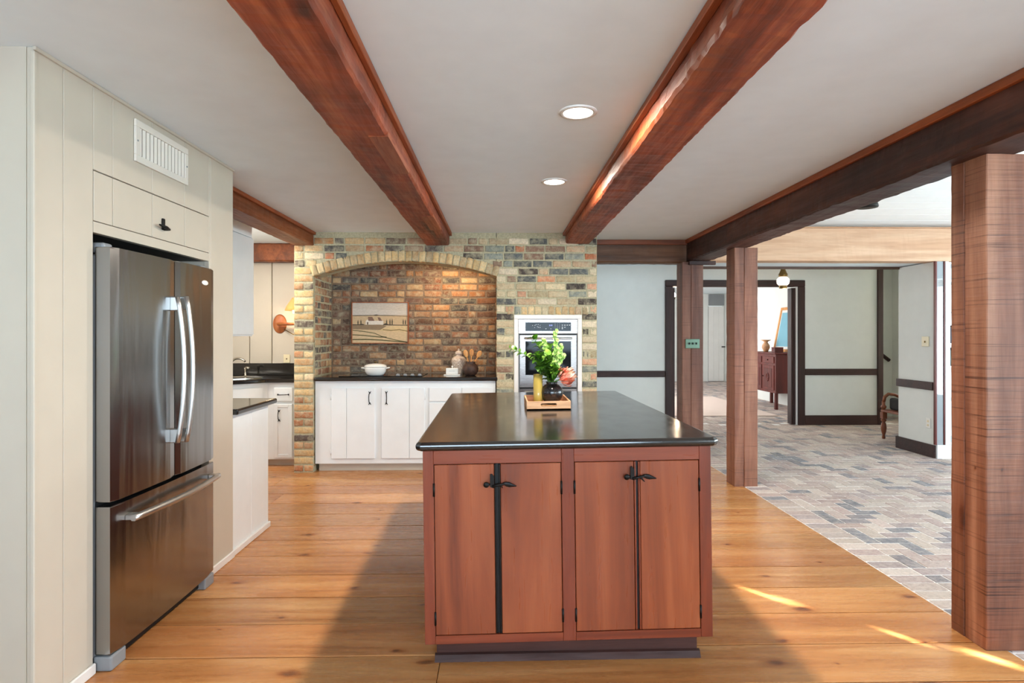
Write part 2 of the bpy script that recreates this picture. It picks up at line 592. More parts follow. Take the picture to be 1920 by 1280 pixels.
def timber(x0, x1, y0, y1, z0, z1, axis='Y', ch=0.012, jit=0.004, step=0.035, seed=0.0):
    """rough timber: chamfered section swept along axis with worn wavering edges"""
    bm = B()
    lo = {'X': x0, 'Y': y0, 'Z': z0}[axis]
    hi = {'X': x1, 'Y': y1, 'Z': z1}[axis]
    u0, u1, v0, v1 = {'Y': (x0, x1, z0, z1), 'X': (y0, y1, z0, z1), 'Z': (x0, x1, y0, y1)}[axis]
    n = max(2, int((hi - lo) / step))
    sec = []
    cs = [(u0, v0, 1, 1), (u1, v0, -1, 1), (u1, v1, -1, -1), (u0, v1, 1, -1)]
    for k, (u, v, a, b) in enumerate(cs):
        p1, p2 = (u, v + b * ch), (u + a * ch, v)
        sec += [p1, p2] if k % 2 == 0 else [p2, p1]
        nu, nv = cs[(k + 1) % 4][:2]
        sec.append(((u + nu) / 2, (v + nv) / 2))
    rings = []
    for i in range(n + 1):
        t = lo + (hi - lo) * i / n
        ring = []
        for (u, v) in sec:
            q = mn.noise_vector(Vector((u * 7 + seed, v * 7, t * 1.6))) * jit * 0.7 + mn.noise_vector(Vector((u * 20, v * 20 + seed, t * 17))) * jit * 1.0
            uu, vv = u + q.x, v + q.y
            ring.append(bm.verts.new({'Y': (uu, t, vv), 'X': (t, uu, vv), 'Z': (uu, vv, t)}[axis]))
        rings.append(ring)
    m = len(sec)
    for a, b in zip(rings, rings[1:]):
        for i in range(m):
            bm.faces.new((a[i], a[(i + 1) % m], b[(i + 1) % m], b[i]))
    bm.faces.new(rings[0])
    bm.faces.new(list(reversed(rings[-1])))
    return bm


# ------------------------------------------------------------------ setting: floors
BX = 2.255          # seam between pine boards and brick paving
sub = struct('floor', boxm(-3.7, BX, -3.0, 7.0, -0.10, -0.020), 'groove', 'wide honey coloured pine plank floor of the kitchen', 'floor')
rp = random.Random(3)


def planks(x0, x1, y0, ymax, pitch, splits):
    k = 0
    y = y0
    while y < ymax:
        ya, yb = y, min(y + pitch, ymax)
        cuts = [x0] + [c for c in splits(k) if x0 + .2 < c < x1 - .2] + [x1]
        for a, b in zip(cuts, cuts[1:]):
            t = rp.uniform(0.78, 1.08)
            col = (t, t * rp.uniform(0.95, 1.02), t * rp.uniform(0.86, 1.0), 1)
            dz = rp.uniform(-0.0008, 0.0008)
            obj('plank', boxm(a + .0012, b - .0012, ya + .0036, yb - .0036, -0.021, dz, bev=0.0022), 'plank', sub, color=col)
        y += pitch
        k += 1


planks(-3.65, -0.255, 2.591 - 0.2943 * 17, 6.90, 0.2943, lambda k: [[-2.4], [-1.9], [-2.9], [-2.1]][k % 4])
planks(-0.255, BX - 0.004, 2.652 - 0.2968 * 17, 6.95, 0.2968, lambda k: [[], [1.95], [], [1.2]][k % 4] if k < 15 else [])

fl2 = struct('floor.001', boxm(BX, 7.5, -3.0, 9.2, -0.10, -0.0035), 'grout', 'herringbone brick paving of the adjoining room and hall', 'floor')
PALP = [(196, 176, 168), (204, 186, 176), (210, 194, 184), (188, 168, 162), (204, 188, 176), (214, 200, 190), (192, 176, 168), (172, 156, 154), (146, 140, 144), (136, 136, 142), (196, 172, 164), (206, 186, 178), (186, 164, 158)]
PW = 0.105


def pavers():
    L = []
    # border course along the seam
    y = -2.9
    while y < 9.05:
        L.append((BX + 0.003, BX + 2 * PW, y, y + PW, 0))
        y += PW
    ox = BX + 2 * PW
    y0 = -2.9
    nx, ny = int((7.45 - ox) / PW), int((11.6 + 2.9) / PW)
    for i in range(-1, nx):
        for j in range(-1, ny):
            d = (i - j) % 4
            if d == 0:
                a = (ox + i * PW, ox + (i + 2) * PW, y0 + j * PW, y0 + (j + 1) * PW)
            elif d == 3:
                a = (ox + i * PW, ox + (i + 1) * PW, y0 + j * PW, y0 + (j + 2) * PW)
            else:
                continue
            a = (max(a[0], ox), min(a[1], 7.45), a[2], a[3])
            if a[1] - a[0] < 0.03:
                continue
            if a[3] > 9.2 and a[0] > 6.6:
                continue
            L.append(a + (1,))
    return L


def tonep(r):
    c = lin(PALP[int(r.random() * len(PALP))])
    t = r.uniform(0.80, 1.02)
    return (c[0] * t, c[1] * t, c[2] * t, 1)


def visible_paver(a):
    x, y = (a[0] + a[1]) / 2, (a[2] + a[3]) / 2
    if y < 2.7:
        return False
    px = 937 + 1110 * x / y
    return 1380 < px < 1795


pv = pavers()
vis = sorted([a for a in pv if visible_paver(a)], key=lambda a: a[2])
one = vis[:300]
oneset = set(one)
cache = {}
j = 0.0052
for a in one:
    w, d = a[1] - a[0], a[3] - a[2]
    key = (round(w, 3), round(d, 3))
    if key not in cache:
        cache[key] = mk(boxm(j, w - j, j, d - j, -0.010, 0.0, bev=0.0025), 'brick')
    o = obj('brick', cache[key], 'paver', fl2, color=tonep(rp))
    o.location = (a[0], a[2], rp.uniform(-0.0015, 0.0010))


def slab_batch(L, jj, z0=-0.009, bevel=0.003):
    vs, fs, cols = [], [], []
    for (x0, x1, y0, y1, q) in L:
        dz = rp.uniform(-0.0015, 0.001)
        k = len(vs)
        c = tonep(rp)
        vs += [(x0 + jj, y0 + jj, z0), (x1 - jj, y0 + jj, z0), (x1 - jj, y1 - jj, z0), (x0 + jj, y1 - jj, z0)]
        b = jj + bevel
        vs += [(x0 + jj, y0 + jj, dz - bevel), (x1 - jj, y0 + jj, dz - bevel), (x1 - jj, y1 - jj, dz - bevel), (x0 + jj, y1 - jj, dz - bevel)]
        vs += [(x0 + b, y0 + b, dz), (x1 - b, y0 + b, dz), (x1 - b, y1 - b, dz), (x0 + b, y1 - b, dz)]
        for r0 in (0, 4):
            for e in range(4):
                fs.append((k + r0 + e, k + r0 + (e + 1) % 4, k + r0 + 4 + (e + 1) % 4, k + r0 + 4 + e))
                cols.append(c)
        fs.append((k + 8, k + 9, k + 10, k + 11))
        cols.append(c)
    me = bpy.data.meshes.new('brick_field')
    me.from_pydata(vs, [], fs)
    at = me.color_attributes.new('tone', 'FLOAT_COLOR', 'CORNER')
    for p in me.polygons:
        for li in p.loop_indices:
            at.data[li].color = cols[p.index]
    return me


rest = slab_batch([a for a in pv if a not in oneset and a[3] < 9.2], j)
o = obj('paving', rest, 'paverA', fl2)
o['kind'] = 'stuff'
fl4 = struct('floor.003', boxm(0.95, BX, 7.0, 9.2, -0.10, -0.0035), 'grout', 'brick paving of the hall behind the chimney', 'floor')
hl_ = []
for i in range(int((BX - 0.95) / PW)):
    for jx in range(int(2.2 / PW)):
        d = (i - jx) % 4
        x, y = BX - (i + 1) * PW, 7.0 + jx * PW
        if d == 0:
            hl_.append((max(x - PW, 0.95), x + PW, y, y + PW, 1))
        elif d == 3:
            hl_.append((x, x + PW, y, min(y + 2 * PW, 9.2), 1))
        elif i == 0 and d == 1:
            hl_.append((x, x + PW, y, y + PW, 1))
o = obj('paving', slab_batch(hl_, j), 'paverA', fl4)
o['kind'] = 'stuff'
fl3 = struct('floor.002', boxm(1.6, 7.5, 9.2, 17.8, -0.10, -0.0035), 'grout', 'brick paving of the room beyond the doorway', 'floor')
# generated field of the far room
far_l = []
for i in range(int((7.4 - 1.7) / PW)):
    for jx in range(int((17.6 - 9.2) / PW)):
        d = (i - jx) % 4
        x, y = 1.7 + i * PW, 9.2 + jx * PW
        if d == 0:
            far_l.append((x, min(x + 2 * PW, 7.45), y, y + PW, 1))
        elif d == 3:
            far_l.append((x, x + PW, y, y + 2 * PW, 1))
o = obj('paving', slab_batch(far_l, j), 'paverA', fl3)
o['kind'] = 'stuff'

# ------------------------------------------------------------------ setting: ceilings and outer walls
struct('ceiling', boxm(-3.7, 2.10, -3.0, 7.0, 2.44, 2.56), 'ceiling', 'flat white painted kitchen ceiling', 'ceiling')
struct('ceiling.001', boxm(0.95, 7.5, 6.80, 9.2, 2.46, 2.58), 'ceiling', 'low white ceiling of the hall behind the pale pine beam', 'ceiling')
struct('ceiling.002', boxm(1.5, 7.5, 9.2, 17.8, 2.62, 2.74), 'ceiling', 'white ceiling of the room beyond the doorway', 'ceiling')
# sloping shiplap ceiling over the brick-floored room
cs_ = struct('ceiling.003', B(), 'ceiling', 'sloping white shiplap ceiling over the brick floored room', 'ceiling')
sl = 0.42
bm = B()
yy = [-3.0, 6.80]
prism(bm, [(-3.0, 2.60 + 9.8 * sl), (6.80, 2.60), (6.80, 2.72), (-3.0, 2.72 + 9.8 * sl)], 'X', 2.10, 7.5)
me = mk(bm)
me.materials.append(M['ceiling'])
cs_.data = me
y = 6.78
while y > 1.2:
    y2 = y - 0.105
    bm = B()
    g = 0.004
    za, zb = 2.60 + (6.8 - y) * sl, 2.60 + (6.8 - y2) * sl
    prism(bm, [(y - g, za + g * sl - 0.014), (y2, zb - 0.014), (y2, zb + 0.002), (y - g, za + g * sl + 0.002)], 'X', 2.3, 7.45)
    obj('board', bm, 'whitegloss', cs_)
    y = y2

bm = B()
for a in ((-3.0, -1.9, 0, 2.44), (-1.9, 1.1, 0, 0.9), (-1.9, 1.1, 2.2, 2.44), (1.1, 7.0, 0, 2.44)):
    box(bm, -3.72, -3.60, a[0], a[1], a[2], a[3])
struct('wall_left', bm, 'cream', 'cream outer wall on the kitchen side')
fill_win = struct('fill_window', boxm(-3.70, -3.62, -1.9, 1.1, 0.88, 0.93), 'whitegloss', 'added white framed window for kitchen fill light, unseen behind the viewer', 'window')  # window added to go with the side fill lamp
for k in range(4):
    obj('mullion', boxm(-3.70, -3.64, -1.93 + k, -1.87 + k, 0.9, 2.2), 'whitegloss', fill_win)
# rear wall behind the camera with window openings
bm = B()
for a in ((-3.7, -1.4, 0, 2.44), (-1.4, 2.0, 0, 0.8), (-1.4, 2.0, 2.3, 2.44), (2.0, 2.9, 0, 2.44), (2.9, 6.9, 2.3, 6.9), (6.9, 7.6, 0, 6.9), (2.0, 2.9, 2.44, 6.9)):
    box(bm, a[0], a[1], -3.12, -3.0, a[2], a[3])
struct('wall_rear', bm, 'wallwhite', 'white rear wall with wide window openings')
bm = B()
for a in ((-3.1, -1.2, 0, 6.9), (-1.2, 5.2, 0, 0.35), (-1.2, 5.2, 2.35, 6.9), (5.2, 9.2, 0, 6.9)):
    box(bm, 7.5, 7.62, a[0], a[1], a[2], a[3])
struct('wall_right', bm, 'wallwhite', 'white outer wall with long window at the brick floored room')
win = struct('window_1', boxm(7.50, 7.56, -1.2, 5.2, 0.35, 0.40), 'whitegloss', 'long white framed window of the brick floored room', 'window')
for k in range(7):
    y = -1.2 + k * 6.4 / 6
    obj('mullion', boxm(7.50, 7.56, y - 0.03, y + 0.03, 0.35, 2.35), 'whitegloss', win)
win2 = struct('window_2', boxm(-1.4, 2.0, -3.08, -3.0, 0.78, 0.83), 'whitegloss', 'white framed kitchen window behind the viewer', 'window')
for k in range(4):
    x = -1.4 + k * 3.4 / 3
    obj('mullion', boxm(x - 0.03, x + 0.03, -3.08, -3.02, 0.8, 2.3), 'whitegloss', win2)
win3 = struct('window_3', boxm(2.9, 6.9, -3.08, -3.0, 2.26, 2.32), 'whitegloss', 'white framed glazed doors behind the viewer', 'window')
for k in range(5):
    x = 2.9 + k
    obj('mullion', boxm(x - 0.04, x + 0.04, -3.08, -3.02, 0.0, 2.3), 'whitegloss', win3)
struct('wall_upper', boxm(2.12, 2.24, -3.0, 6.8, 2.46, 6.9), 'wallwhite', 'white upper wall above the dark carrying beam')
# added unseen fence outside; the low sun only slips through its few gaps
blocker = tag(obj('sun_blocker', B(), 'tan'), 'added unseen fence standing outside the rear windows', 'blocker')
holes = []
for (px_, py_, w_, h_) in ((1.43, 3.16, 0.055, 0.055), (1.53, 3.08, 0.05, 0.03), (1.86, 2.715, 0.05, 0.04), (2.13, 2.52, 0.07, 0.04), (2.02, 2.60, 0.02, 0.05)):
    t_ = (py_ + 3.6) / 0.785
    holes.append((px_ + 0.62 * t_, 0.2493 * t_, w_, h_))
bm = B()
hx = sorted(holes)
xs_ = [-8.0]
for h in hx:
    xs_ += [h[0] - h[2] / 2, h[0] + h[2] / 2]
xs_.append(18.0)
last = -8.0
for k in range(len(xs_) - 1):
    a_, b_ = xs_[k], xs_[k + 1]
    if b_ <= a_ + 0.0005:
        continue
    if k % 2 == 0:
        box(bm, a_, b_, -3.62, -3.60, -0.15, 6.5)
    else:
        h = hx[k // 2]
        box(bm, a_, b_, -3.62, -3.60, -0.15, h[1] - h[3] / 2)
        box(bm, a_, b_, -3.62, -3.60, h[1] + h[3] / 2, 6.5)
bmesh.ops.recalc_face_normals(bm, faces=bm.faces[:])
bm.to_mesh(blocker.data)
bm.free()
lawn = obj('lawn', boxm(-30, 45, -45, 40, -0.35, -0.15), 'grass')
tag(lawn, 'green lawn outside the windows', 'lawn')
lawn['kind'] = 'structure'

# ------------------------------------------------------------------ brick chimney breast
X0, XA, XB, X1, YF = -2.092, -1.889, -0.038, 1.002, 6.05
ZS, RISE = 1.992, 0.152
HC = (XB - XA) / 2
RA = (HC * HC + RISE * RISE) / (2 * RISE)
XC = (XA + XB) / 2
ZC = ZS + RISE - RA
RO = RA + 0.112
OX0, OX1, OZ1 = 0.147, 0.841, 1.602
bm = B()
D = 0.0055
yb = 6.74
box(bm, X0 + D, XA - D, YF + D, yb, 0, 2.30)
box(bm, XB + D, OX0 + 0.01, YF + D, yb, 0, 2.44)
box(bm, OX1 - 0.01, X1 - D, YF + D, yb, 0, 2.44)
box(bm, OX0 + 0.01, OX1 - 0.01, YF + D, yb, OZ1, 2.44)
box(bm, OX0 + 0.01, OX1 - 0.01, 6.6, yb, 0, OZ1)
hb = math.asin(HC / RA)
arc = [(XC + RA * math.sin(-hb + 2 * hb * k / 24), ZC + RA * math.cos(-hb + 2 * hb * k / 24)) for k in range(25)]
for (xa, za), (xb2, zb) in zip(arc, arc[1:]):
    prism(bm, [(xa, za + D), (xb2, zb + D), (xb2, 2.44), (xa, 2.44)], 'Y', YF + D, 6.30)
wall = struct('wall_back', bm, 'mortar', 'old buff and grey brick chimney breast with a segmental arch', 'wall')

PAL_R = [(205, 190, 156), (216, 202, 172), (206, 158, 128), (212, 146, 108), (190, 120, 84), (98, 104, 104), (84, 88, 88), (188, 170, 138), (222, 208, 182), (140, 110, 92), (70, 62, 58), (196, 166, 134), (132, 140, 132), (176, 160, 126)]
PAL_T = [(150, 112, 86), (178, 148, 112), (190, 140, 92), (122, 100, 84), (98, 88, 82), (206, 176, 132), (164, 134, 108), (184, 122, 84), (80, 76, 74)]
PAL_P = [(222, 194, 146), (214, 184, 132), (228, 206, 166), (206, 170, 116), (216, 182, 128), (190, 150, 104), (228, 204, 158), (104, 90, 80), (182, 132, 92)]
PAL_P2 = [(200, 158, 108), (190, 140, 96), (206, 170, 120), (178, 120, 82), (214, 184, 134), (90, 78, 72), (168, 130, 96)]
PAL_A = [(216, 188, 138), (206, 174, 120), (222, 198, 152), (196, 160, 112), (186, 160, 120), (212, 180, 130)]
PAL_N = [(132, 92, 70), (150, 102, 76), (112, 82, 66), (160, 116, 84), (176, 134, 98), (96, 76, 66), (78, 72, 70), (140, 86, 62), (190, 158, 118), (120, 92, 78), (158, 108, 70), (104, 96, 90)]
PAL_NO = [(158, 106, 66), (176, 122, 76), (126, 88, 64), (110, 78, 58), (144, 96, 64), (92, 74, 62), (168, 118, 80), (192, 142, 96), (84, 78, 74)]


def tone(pal, r=R):
    c = lin(pal[int(r.random() * len(pal))])
    t = r.uniform(0.85, 1.15)
    return (c[0] * t, c[1] * t, c[2] * t, 1)


bcache = {}


def brickmesh(w, h, d, var):
    key = (round(w, 2), round(h, 3), round(d, 2), var)
    if key not in bcache:
        bm = B()
        w2, h2, d2 = key[0] / 2, key[1] / 2, key[2]
        vs = box(bm, -w2, w2, 0, d2, -h2, h2)
        rr = random.Random(hash(key) & 0xffff)
        bmesh.ops.subdivide_edges(bm, edges=[e for e in bm.edges if abs(e.verts[0].co.x - e.verts[1].co.x) > key[0] * 0.9], cuts=2)
        for v in bm.verts:
            v.co.x += rr.uniform(-.0028, .0028)
            v.co.z += rr.uniform(-.0028, .0028)
            if v.co.y < 0.01:
                v.co.y += rr.uniform(-.003, .002)
        fr = [e for e in bm.edges if e.verts[0].co.y < 0.01 and e.verts[1].co.y < 0.01 and abs(abs(e.verts[0].co.z) - h2) < .01 and abs(e.verts[0].co.z - e.verts[1].co.z) < .01]
        sd = [e for e in bm.edges if e.verts[0].co.y < 0.01 and e.verts[1].co.y < 0.01 and abs(e.verts[0].co.z - e.verts[1].co.z) > .02 and abs(abs(e.verts[0].co.x) - w2) < .006]
        bmesh.ops.bevel(bm, geom=fr + sd, offset=min(0.009, h2 * .35, w2 * .3), segments=2, profile=0.6, affect='EDGES')
        me = mk(bm, 'brick')
        for p in me.polygons:
            p.use_smooth = True
        bcache[key] = me
    return bcache[key]


def lay(parent, cx, cz, w, h, y, col, mat='brick', ang=0.0, d=0.05, rotz=0.0, name='brick'):
    me = brickmesh(max(w, 0.03), h, d, R.randrange(4))
    o = obj(name, me, mat, parent, color=col)
    o.location = (cx, y + R.uniform(-0.003, 0.003), cz)
    o.rotation_euler = (0, ang + R.uniform(-.006, .006), rotz)
    return o


CH = 0.0770
JN = 0.016
ring_pts = 28


def excl(z):
    """blocked x-intervals on the face at height z"""
    out = []
    if z < ZS:
        out.append((XA, XB))
    dz = z - ZC
    if z >= ZS and abs(dz) < RO:
        h = min(math.sqrt(RO * RO - dz * dz), HC + (z - ZS) * math.tan(hb))
        out.append((XC - h, XC + h))
    if z < OZ1 + 0.09:
        out.append((OX0, OX1))
    return out


row = 0
z = 0.004
while z + 0.05 < 2.44:
    zc = z + CH / 2
    segs = [(X0, X1)]
    if zc > 2.30:
        segs = [(XA + 0.0, X1)]
    for (a, b) in excl(zc):
        ns = []
        for (s, e) in segs:
            if b <= s or a >= e:
                ns.append((s, e))
            else:
                if a - s > 0.03:
                    ns.append((s, a))
                if e - b > 0.03:
                    ns.append((b, e))
        segs = ns
    for (s, e) in segs:
        x = s
        first = True
        while x < e - 0.012:
            L = R.choice([0.205, 0.205, 0.198, 0.212, 0.105]) if not (e - s < 0.24) else (e - s if row % 3 else (e - s) / 2)
            if first and row % 2:
                L = min(L, 0.105 if e - s > 0.3 else L)
            first = False
            if e - (x + L) < 0.055:
                L = e - x
            if L > 0.25:
                L = L / 2
            cx = x + L / 2
            if cx < XA:
                pal = PAL_P if zc > 0.95 else PAL_P2
            elif cx < XC + 0.45 and zc > 2.2:
                pal = PAL_T
            else:
                pal = PAL_R
            lay(wall, cx, zc, L - JN, CH - JN, YF, tone(pal))
            x += L
    z += CH
    row += 1
# the arch ring, bricks on edge
for k in range(ring_pts):
    a = -hb - 0.004 + (2 * hb + 0.008) * (k + 0.5) / ring_pts
    rm = (RA + RO) / 2 + R.uniform(-.003, .003)
    lay(wall, XC + rm * math.sin(a), ZC + rm * math.cos(a), 2 * hb * RA / ring_pts - 0.009, 0.106, YF - 0.004, tone(PAL_A), ang=a, d=0.10)
# soldier course over the oven
x = OX0 - 0.07
while x < OX1 + 0.04:
    lay(wall, x + 0.035, OZ1 + 0.042, 0.058, 0.078, YF, tone(PAL_A if R.random() < .7 else PAL_R))
    x += 0.0695
# soffit of the arch: ends of the ring bricks
# side faces of the left pier (outer side) and right return
# ------------------------------------------------------------------ niche
bm = B()
YN = 6.70
box(bm, XA - 0.02, XB + 0.02, YN + D, YN + 0.09, 0, 2.44)
box(bm, XA - 0.02, XB + 0.02, 6.30, YN + 0.05, 2.36, 2.44)
niche = struct('wall_niche', bm, 'mortardark', 'darker brown brick lining inside the arched cooking niche', 'wall')
z = 0.97
row = 0
while z < 2.36:
    zc = z + CH / 2
    x = XA
    first = True
    while x < XB - 0.01:
        L = R.choice([0.205, 0.2, 0.21, 0.205, 0.10])
        if first and row % 2:
            L = 0.11
        first = False
        if XB - (x + L) < 0.06:
            L = XB - x
        if L > .25:
            L /= 2
        t = (x - XA) / (XB - XA)
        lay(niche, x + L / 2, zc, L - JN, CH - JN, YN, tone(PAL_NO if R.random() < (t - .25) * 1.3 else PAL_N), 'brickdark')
        x += L
    # left and right cheeks
    for (xs, rz, sg) in ((XA, -H90, 1), (XB, H90, -1)):
        y = YF + 0.055
        first = True
        while y < YN - 0.02:
            L = R.choice([0.2, 0.205, 0.105])
            if first and row % 2:
                L = 0.10
            first = False
            if YN - (y + L) < 0.06:
                L = YN - y
            if L > .26:
                L /= 2
            if zc < 2.02:
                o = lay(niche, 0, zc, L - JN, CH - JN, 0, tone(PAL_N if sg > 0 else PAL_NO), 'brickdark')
                o.rotation_euler = (0, 0, H90 if sg > 0 else -H90)
                o.location = (xs, y + L / 2, zc)
            y += L
    z += CH
    row += 1
# outer left side of the pier
for k in range(29):
    lay(wall, 0, 0, 0.19, CH - JN, 0, tone(PAL_P)).rotation_euler = (0, 0, -H90)
    o = wall.children[-1]
    o.location = (X0, YF + 0.11 + (k % 2) * 0.02, 0.004 + CH * (k + .5))

# ------------------------------------------------------------------ nook wall of vertical boards
nk = struct('wall_nook', boxm(-3.65, -2.0, 6.97, 7.05, 0, 2.44), 'groove', 'cream vertical board wall behind the corner sink')
edges = [-3.62, -3.40, -3.165, -2.908, -2.65, -2.385, -2.09]
for a, b in zip(edges, edges[1:]):
    obj('board', boxm(a + .004, b - .004, 6.945, 6.975, 0, 2.235, bev=0.004), 'cream', nk)

# ------------------------------------------------------------------ far wall with doorway
FY = 9.08
bm = B()
box(bm, 0.95, 2.62, FY, FY + 0.12, 0, 2.46)
box(bm, 4.66, 5.90, FY, FY + 0.12, 0, 2.46)
box(bm, 2.62, 4.66, FY, FY + 0.12, 2.19, 2.46)
struct('wall_far', bm, 'wallwhite', 'white plastered wall with the wide cased doorway')
t = struct('trim_1', boxm(2.55, 2.665, FY - 0.03, FY + 0.13, 0, 2.14, bev=0.006), 'mahog', 'dark brown doorway casing', 'trim')
obj('casing', boxm(4.61, 4.72, FY - 0.03, FY + 0.13, 0, 2.14, bev=0.006), 'mahog', t)
obj('casing', boxm(2.55, 4.72, FY - 0.031, FY + 0.13, 2.141, 2.24, bev=0.006), 'mahogX', t)
struct('trim_2', boxm(0.96, 2.545, FY - 0.022, FY, 0.745, 0.842, bev=0.005), 'mahogX', 'dark chair rail between brick chimney and doorway', 'trim')
struct('trim_3', boxm(4.725, 5.95, FY - 0.022, FY, 0.772, 0.870, bev=0.005), 'mahogX', 'dark chair rail right of the doorway', 'trim')
struct('baseboard_far', boxm(4.725, 5.86, FY - 0.02, FY, 0, 0.15, bev=0.004), 'mahogX', 'tall dark baseboard right of the doorway', 'baseboard')
struct('baseboard_far.001', boxm(0.96, 2.545, FY - 0.02, FY, 0, 0.15, bev=0.004), 'mahogX', 'dark baseboard left of the doorway', 'baseboard')
struct('trim_4', boxm(5.86, 5.945, FY - 0.03, FY + 0.14, 0, 2.44, bev=0.005), 'mahog', 'dark vertical corner board at the stair opening', 'trim')
struct('wall_hall_left', boxm(0.88, 0.95, 6.74, 9.2, 0, 2.46), 'wallwhite', 'white wall end behind the chimney')
# stair hall
bm = B()
box(bm, 5.77, 7.5, 10.0, 10.1, 0, 2.62)
struct('wall_stair', bm, 'wallwhite', 'grey shaded wall of the stair hall')
st = T('stair_handrail', 'dark sloping handrail on the stair hall wall behind the column', 'handrail', (6.35, 9.98, 1.0))
bm = B()
tube(bm, [(6.20, 9.93, 1.28), (6.62, 9.93, 0.96)], 0.03, 10)
st.w('rail', bm, 'mahog')
bm = B()
tube(bm, [(6.42, 9.93, 1.11), (6.42, 9.99, 1.08)], 0.012, 8)
st.w('bracket', bm, 'iron')
struct('wall_stair.001', boxm(6.72, 6.80, 9.25, 10.0, 0, 2.62), 'wallwhite', 'lit side wall of the stair hall')
struct('wall_stair.002', boxm(0.95, 7.5, 9.205, 9.25, 2.459, 2.62), 'wallwhite', 'white wall strip over the stair opening')
# right wall column
CXW = 4.93
struct('wall_column', boxm(CXW, 5.06, 6.62, 7.22, 0, 2.225), 'wallwhite', 'white wall end beside the glazed bookcase')
struct('trim_5', boxm(CXW - 0.022, CXW, 6.62, 7.235, 0.765, 0.858, bev=0.005), 'mahogX', 'dark chair rail on the white wall end', 'trim')
struct('baseboard_column', boxm(CXW - 0.02, 5.08, 6.60, 7.25, 0, 0.145, bev=0.004), 'mahogX', 'dark baseboard of the white wall end', 'baseboard')
struct('wall_hall_right', boxm(5.06, 7.5, 7.10, 7.22, 0, 2.46), 'wallwhite', 'hall wall behind the bookcase')
# beyond the doorway
bm = B()
box(bm, 1.5, 6.238, 17.6, 17.72, 0, 2.62)
box(bm, 6.712, 7.5, 17.6, 17.72, 0, 2.62)
box(bm, 6.238, 6.712, 17.6, 17.72, 2.26, 2.62)
struct('wall_end', bm, 'wallwhite', 'white end wall of the room beyond the doorway')
struct('wall_end.003', boxm(5.66, 5.76, 9.2, 13.0, 0, 2.62), 'wallwhite', 'white wall behind the red lacquered cabinet')
struct('wall_end.004', boxm(5.76, 7.05, 12.9, 13.0, 0, 2.62), 'wallwhite', 'white return wall beyond the red cabinet')
struct('wall_end.001', boxm(6.95, 7.05, 13.0, 17.7, 0, 2.62), 'wallwhite', 'white side wall of the room beyond the doorway')
struct('wall_end.002', boxm(1.5, 1.6, 9.2, 17.7, 0, 2.62), 'wallwhite', 'white window side wall of the room beyond the doorway')
dr = struct('door_1', boxm(6.24, 6.71, 17.60, 17.64, 0, 2.25), 'groove', 'white plank door at the far end of the next room', 'door')
for k in range(3):
    a = 6.245 + k * 0.153
    obj('board', boxm(a, a + 0.150, 17.56, 17.60, 0.01, 2.245, bev=0.004), 'whitegloss', dr)
obj('transom_panel', boxm(6.245, 6.705, 17.55, 17.60, 2.27, 2.60, bev=0.004), 'greyplastic', dr)
obj('handle', boxm(6.62, 6.72, 17.50, 17.54, 1.02, 1.05, bev=0.006), 'iron', dr)

# ------------------------------------------------------------------ timbers
def beam(name, label, geo, mat, axis='Y', seed=0, jit=0.004, ledgers=(), ch=0.012):
    x0, x1, y0, y1, z0, z1 = geo
    t = T(name, label, 'beam', ((x0 + x1) / 2, (y0 + y1) / 2, z0))
    t.w('timber', timber(*geo, axis=axis, seed=seed, jit=jit, ch=ch), mat)
    for g, m in ledgers:
        t.w('ledger', boxm(*g, bev=0.003), m)
    return t


b1 = beam('ceiling_beam', 'red-brown hand hewn ceiling beam running over the left side of the island', (-0.755, -0.512, -2.9, 6.05, 2.31, 2.438), 'beam', seed=3,
          ledgers=[((-0.512, -0.487, -2.9, 6.05, 2.405, 2.439), 'ledger')])
for (a, b) in ((2.72, 3.35), (4.55, 5.15)):
    b1.w('patch', boxm(-0.60, -0.510, a, b, 2.3045, 2.33, bev=0.001), 'ledger')
beam('ceiling_beam', 'red-brown hand hewn ceiling beam running over the right side of the island', (0.676, 0.925, -2.9, 6.05, 2.33, 2.438), 'beam', seed=9, jit=0.007,
     ledgers=[((0.644, 0.676, -2.9, 6.05, 2.408, 2.439), 'ledger')])
beam('ceiling_beam', 'orange brown ceiling beam meeting the top of the left brick pier', (-2.10, -1.889, 2.0, 6.05, 2.305, 2.438), 'beamO', seed=5, jit=0.003,
     ledgers=[((-1.889, -1.865, 3.9, 6.05, 2.41, 2.439), 'ledger')])
beam('carrying_beam', 'long dark carrying beam resting on the row of three posts', (2.06, 2.29, -2.9, 6.58, 2.20, 2.455), 'beamdark', seed=12, jit=0.006,
     ledgers=[((2.035, 2.06, -2.9, 6.46, 2.398, 2.439), 'ledger')])
beam('cross_beam', 'grey brown cross beam between brick chimney and corner post', (1.004, 2.058, 6.48, 6.66, 2.19, 2.438), 'beamX', 'X', seed=20,
     ledgers=[((1.004, 2.058, 6.455, 6.48, 2.385, 2.439), 'ledgerX')])
beam('nook_beam', 'orange brown beam above the corner sink wall', (-3.55, -2.09, 6.78, 6.94, 2.235, 2.439), 'beamO', 'X', seed=23)
beam('header_beam', 'pale raw pine header beam above the hall opening', (2.30, 7.45, 6.58, 6.78, 2.226, 2.60), 'tan', 'X', seed=31, jit=0.002, ch=0.006,
     ledgers=[((2.30, 7.45, 6.575, 6.785, 2.601, 2.612), 'tan')])
struct('ceiling.004', boxm(2.30, 7.45, 6.785, 7.20, 2.235, 2.30), 'ceiling', 'narrow white soffit behind the pale pine header', 'ceiling')
struct('trim_6', boxm(2.38, 5.9, 7.20, 7.24, 2.205, 2.30, bev=0.004), 'beamX', 'thin brown trim at the back of the soffit', 'trim')


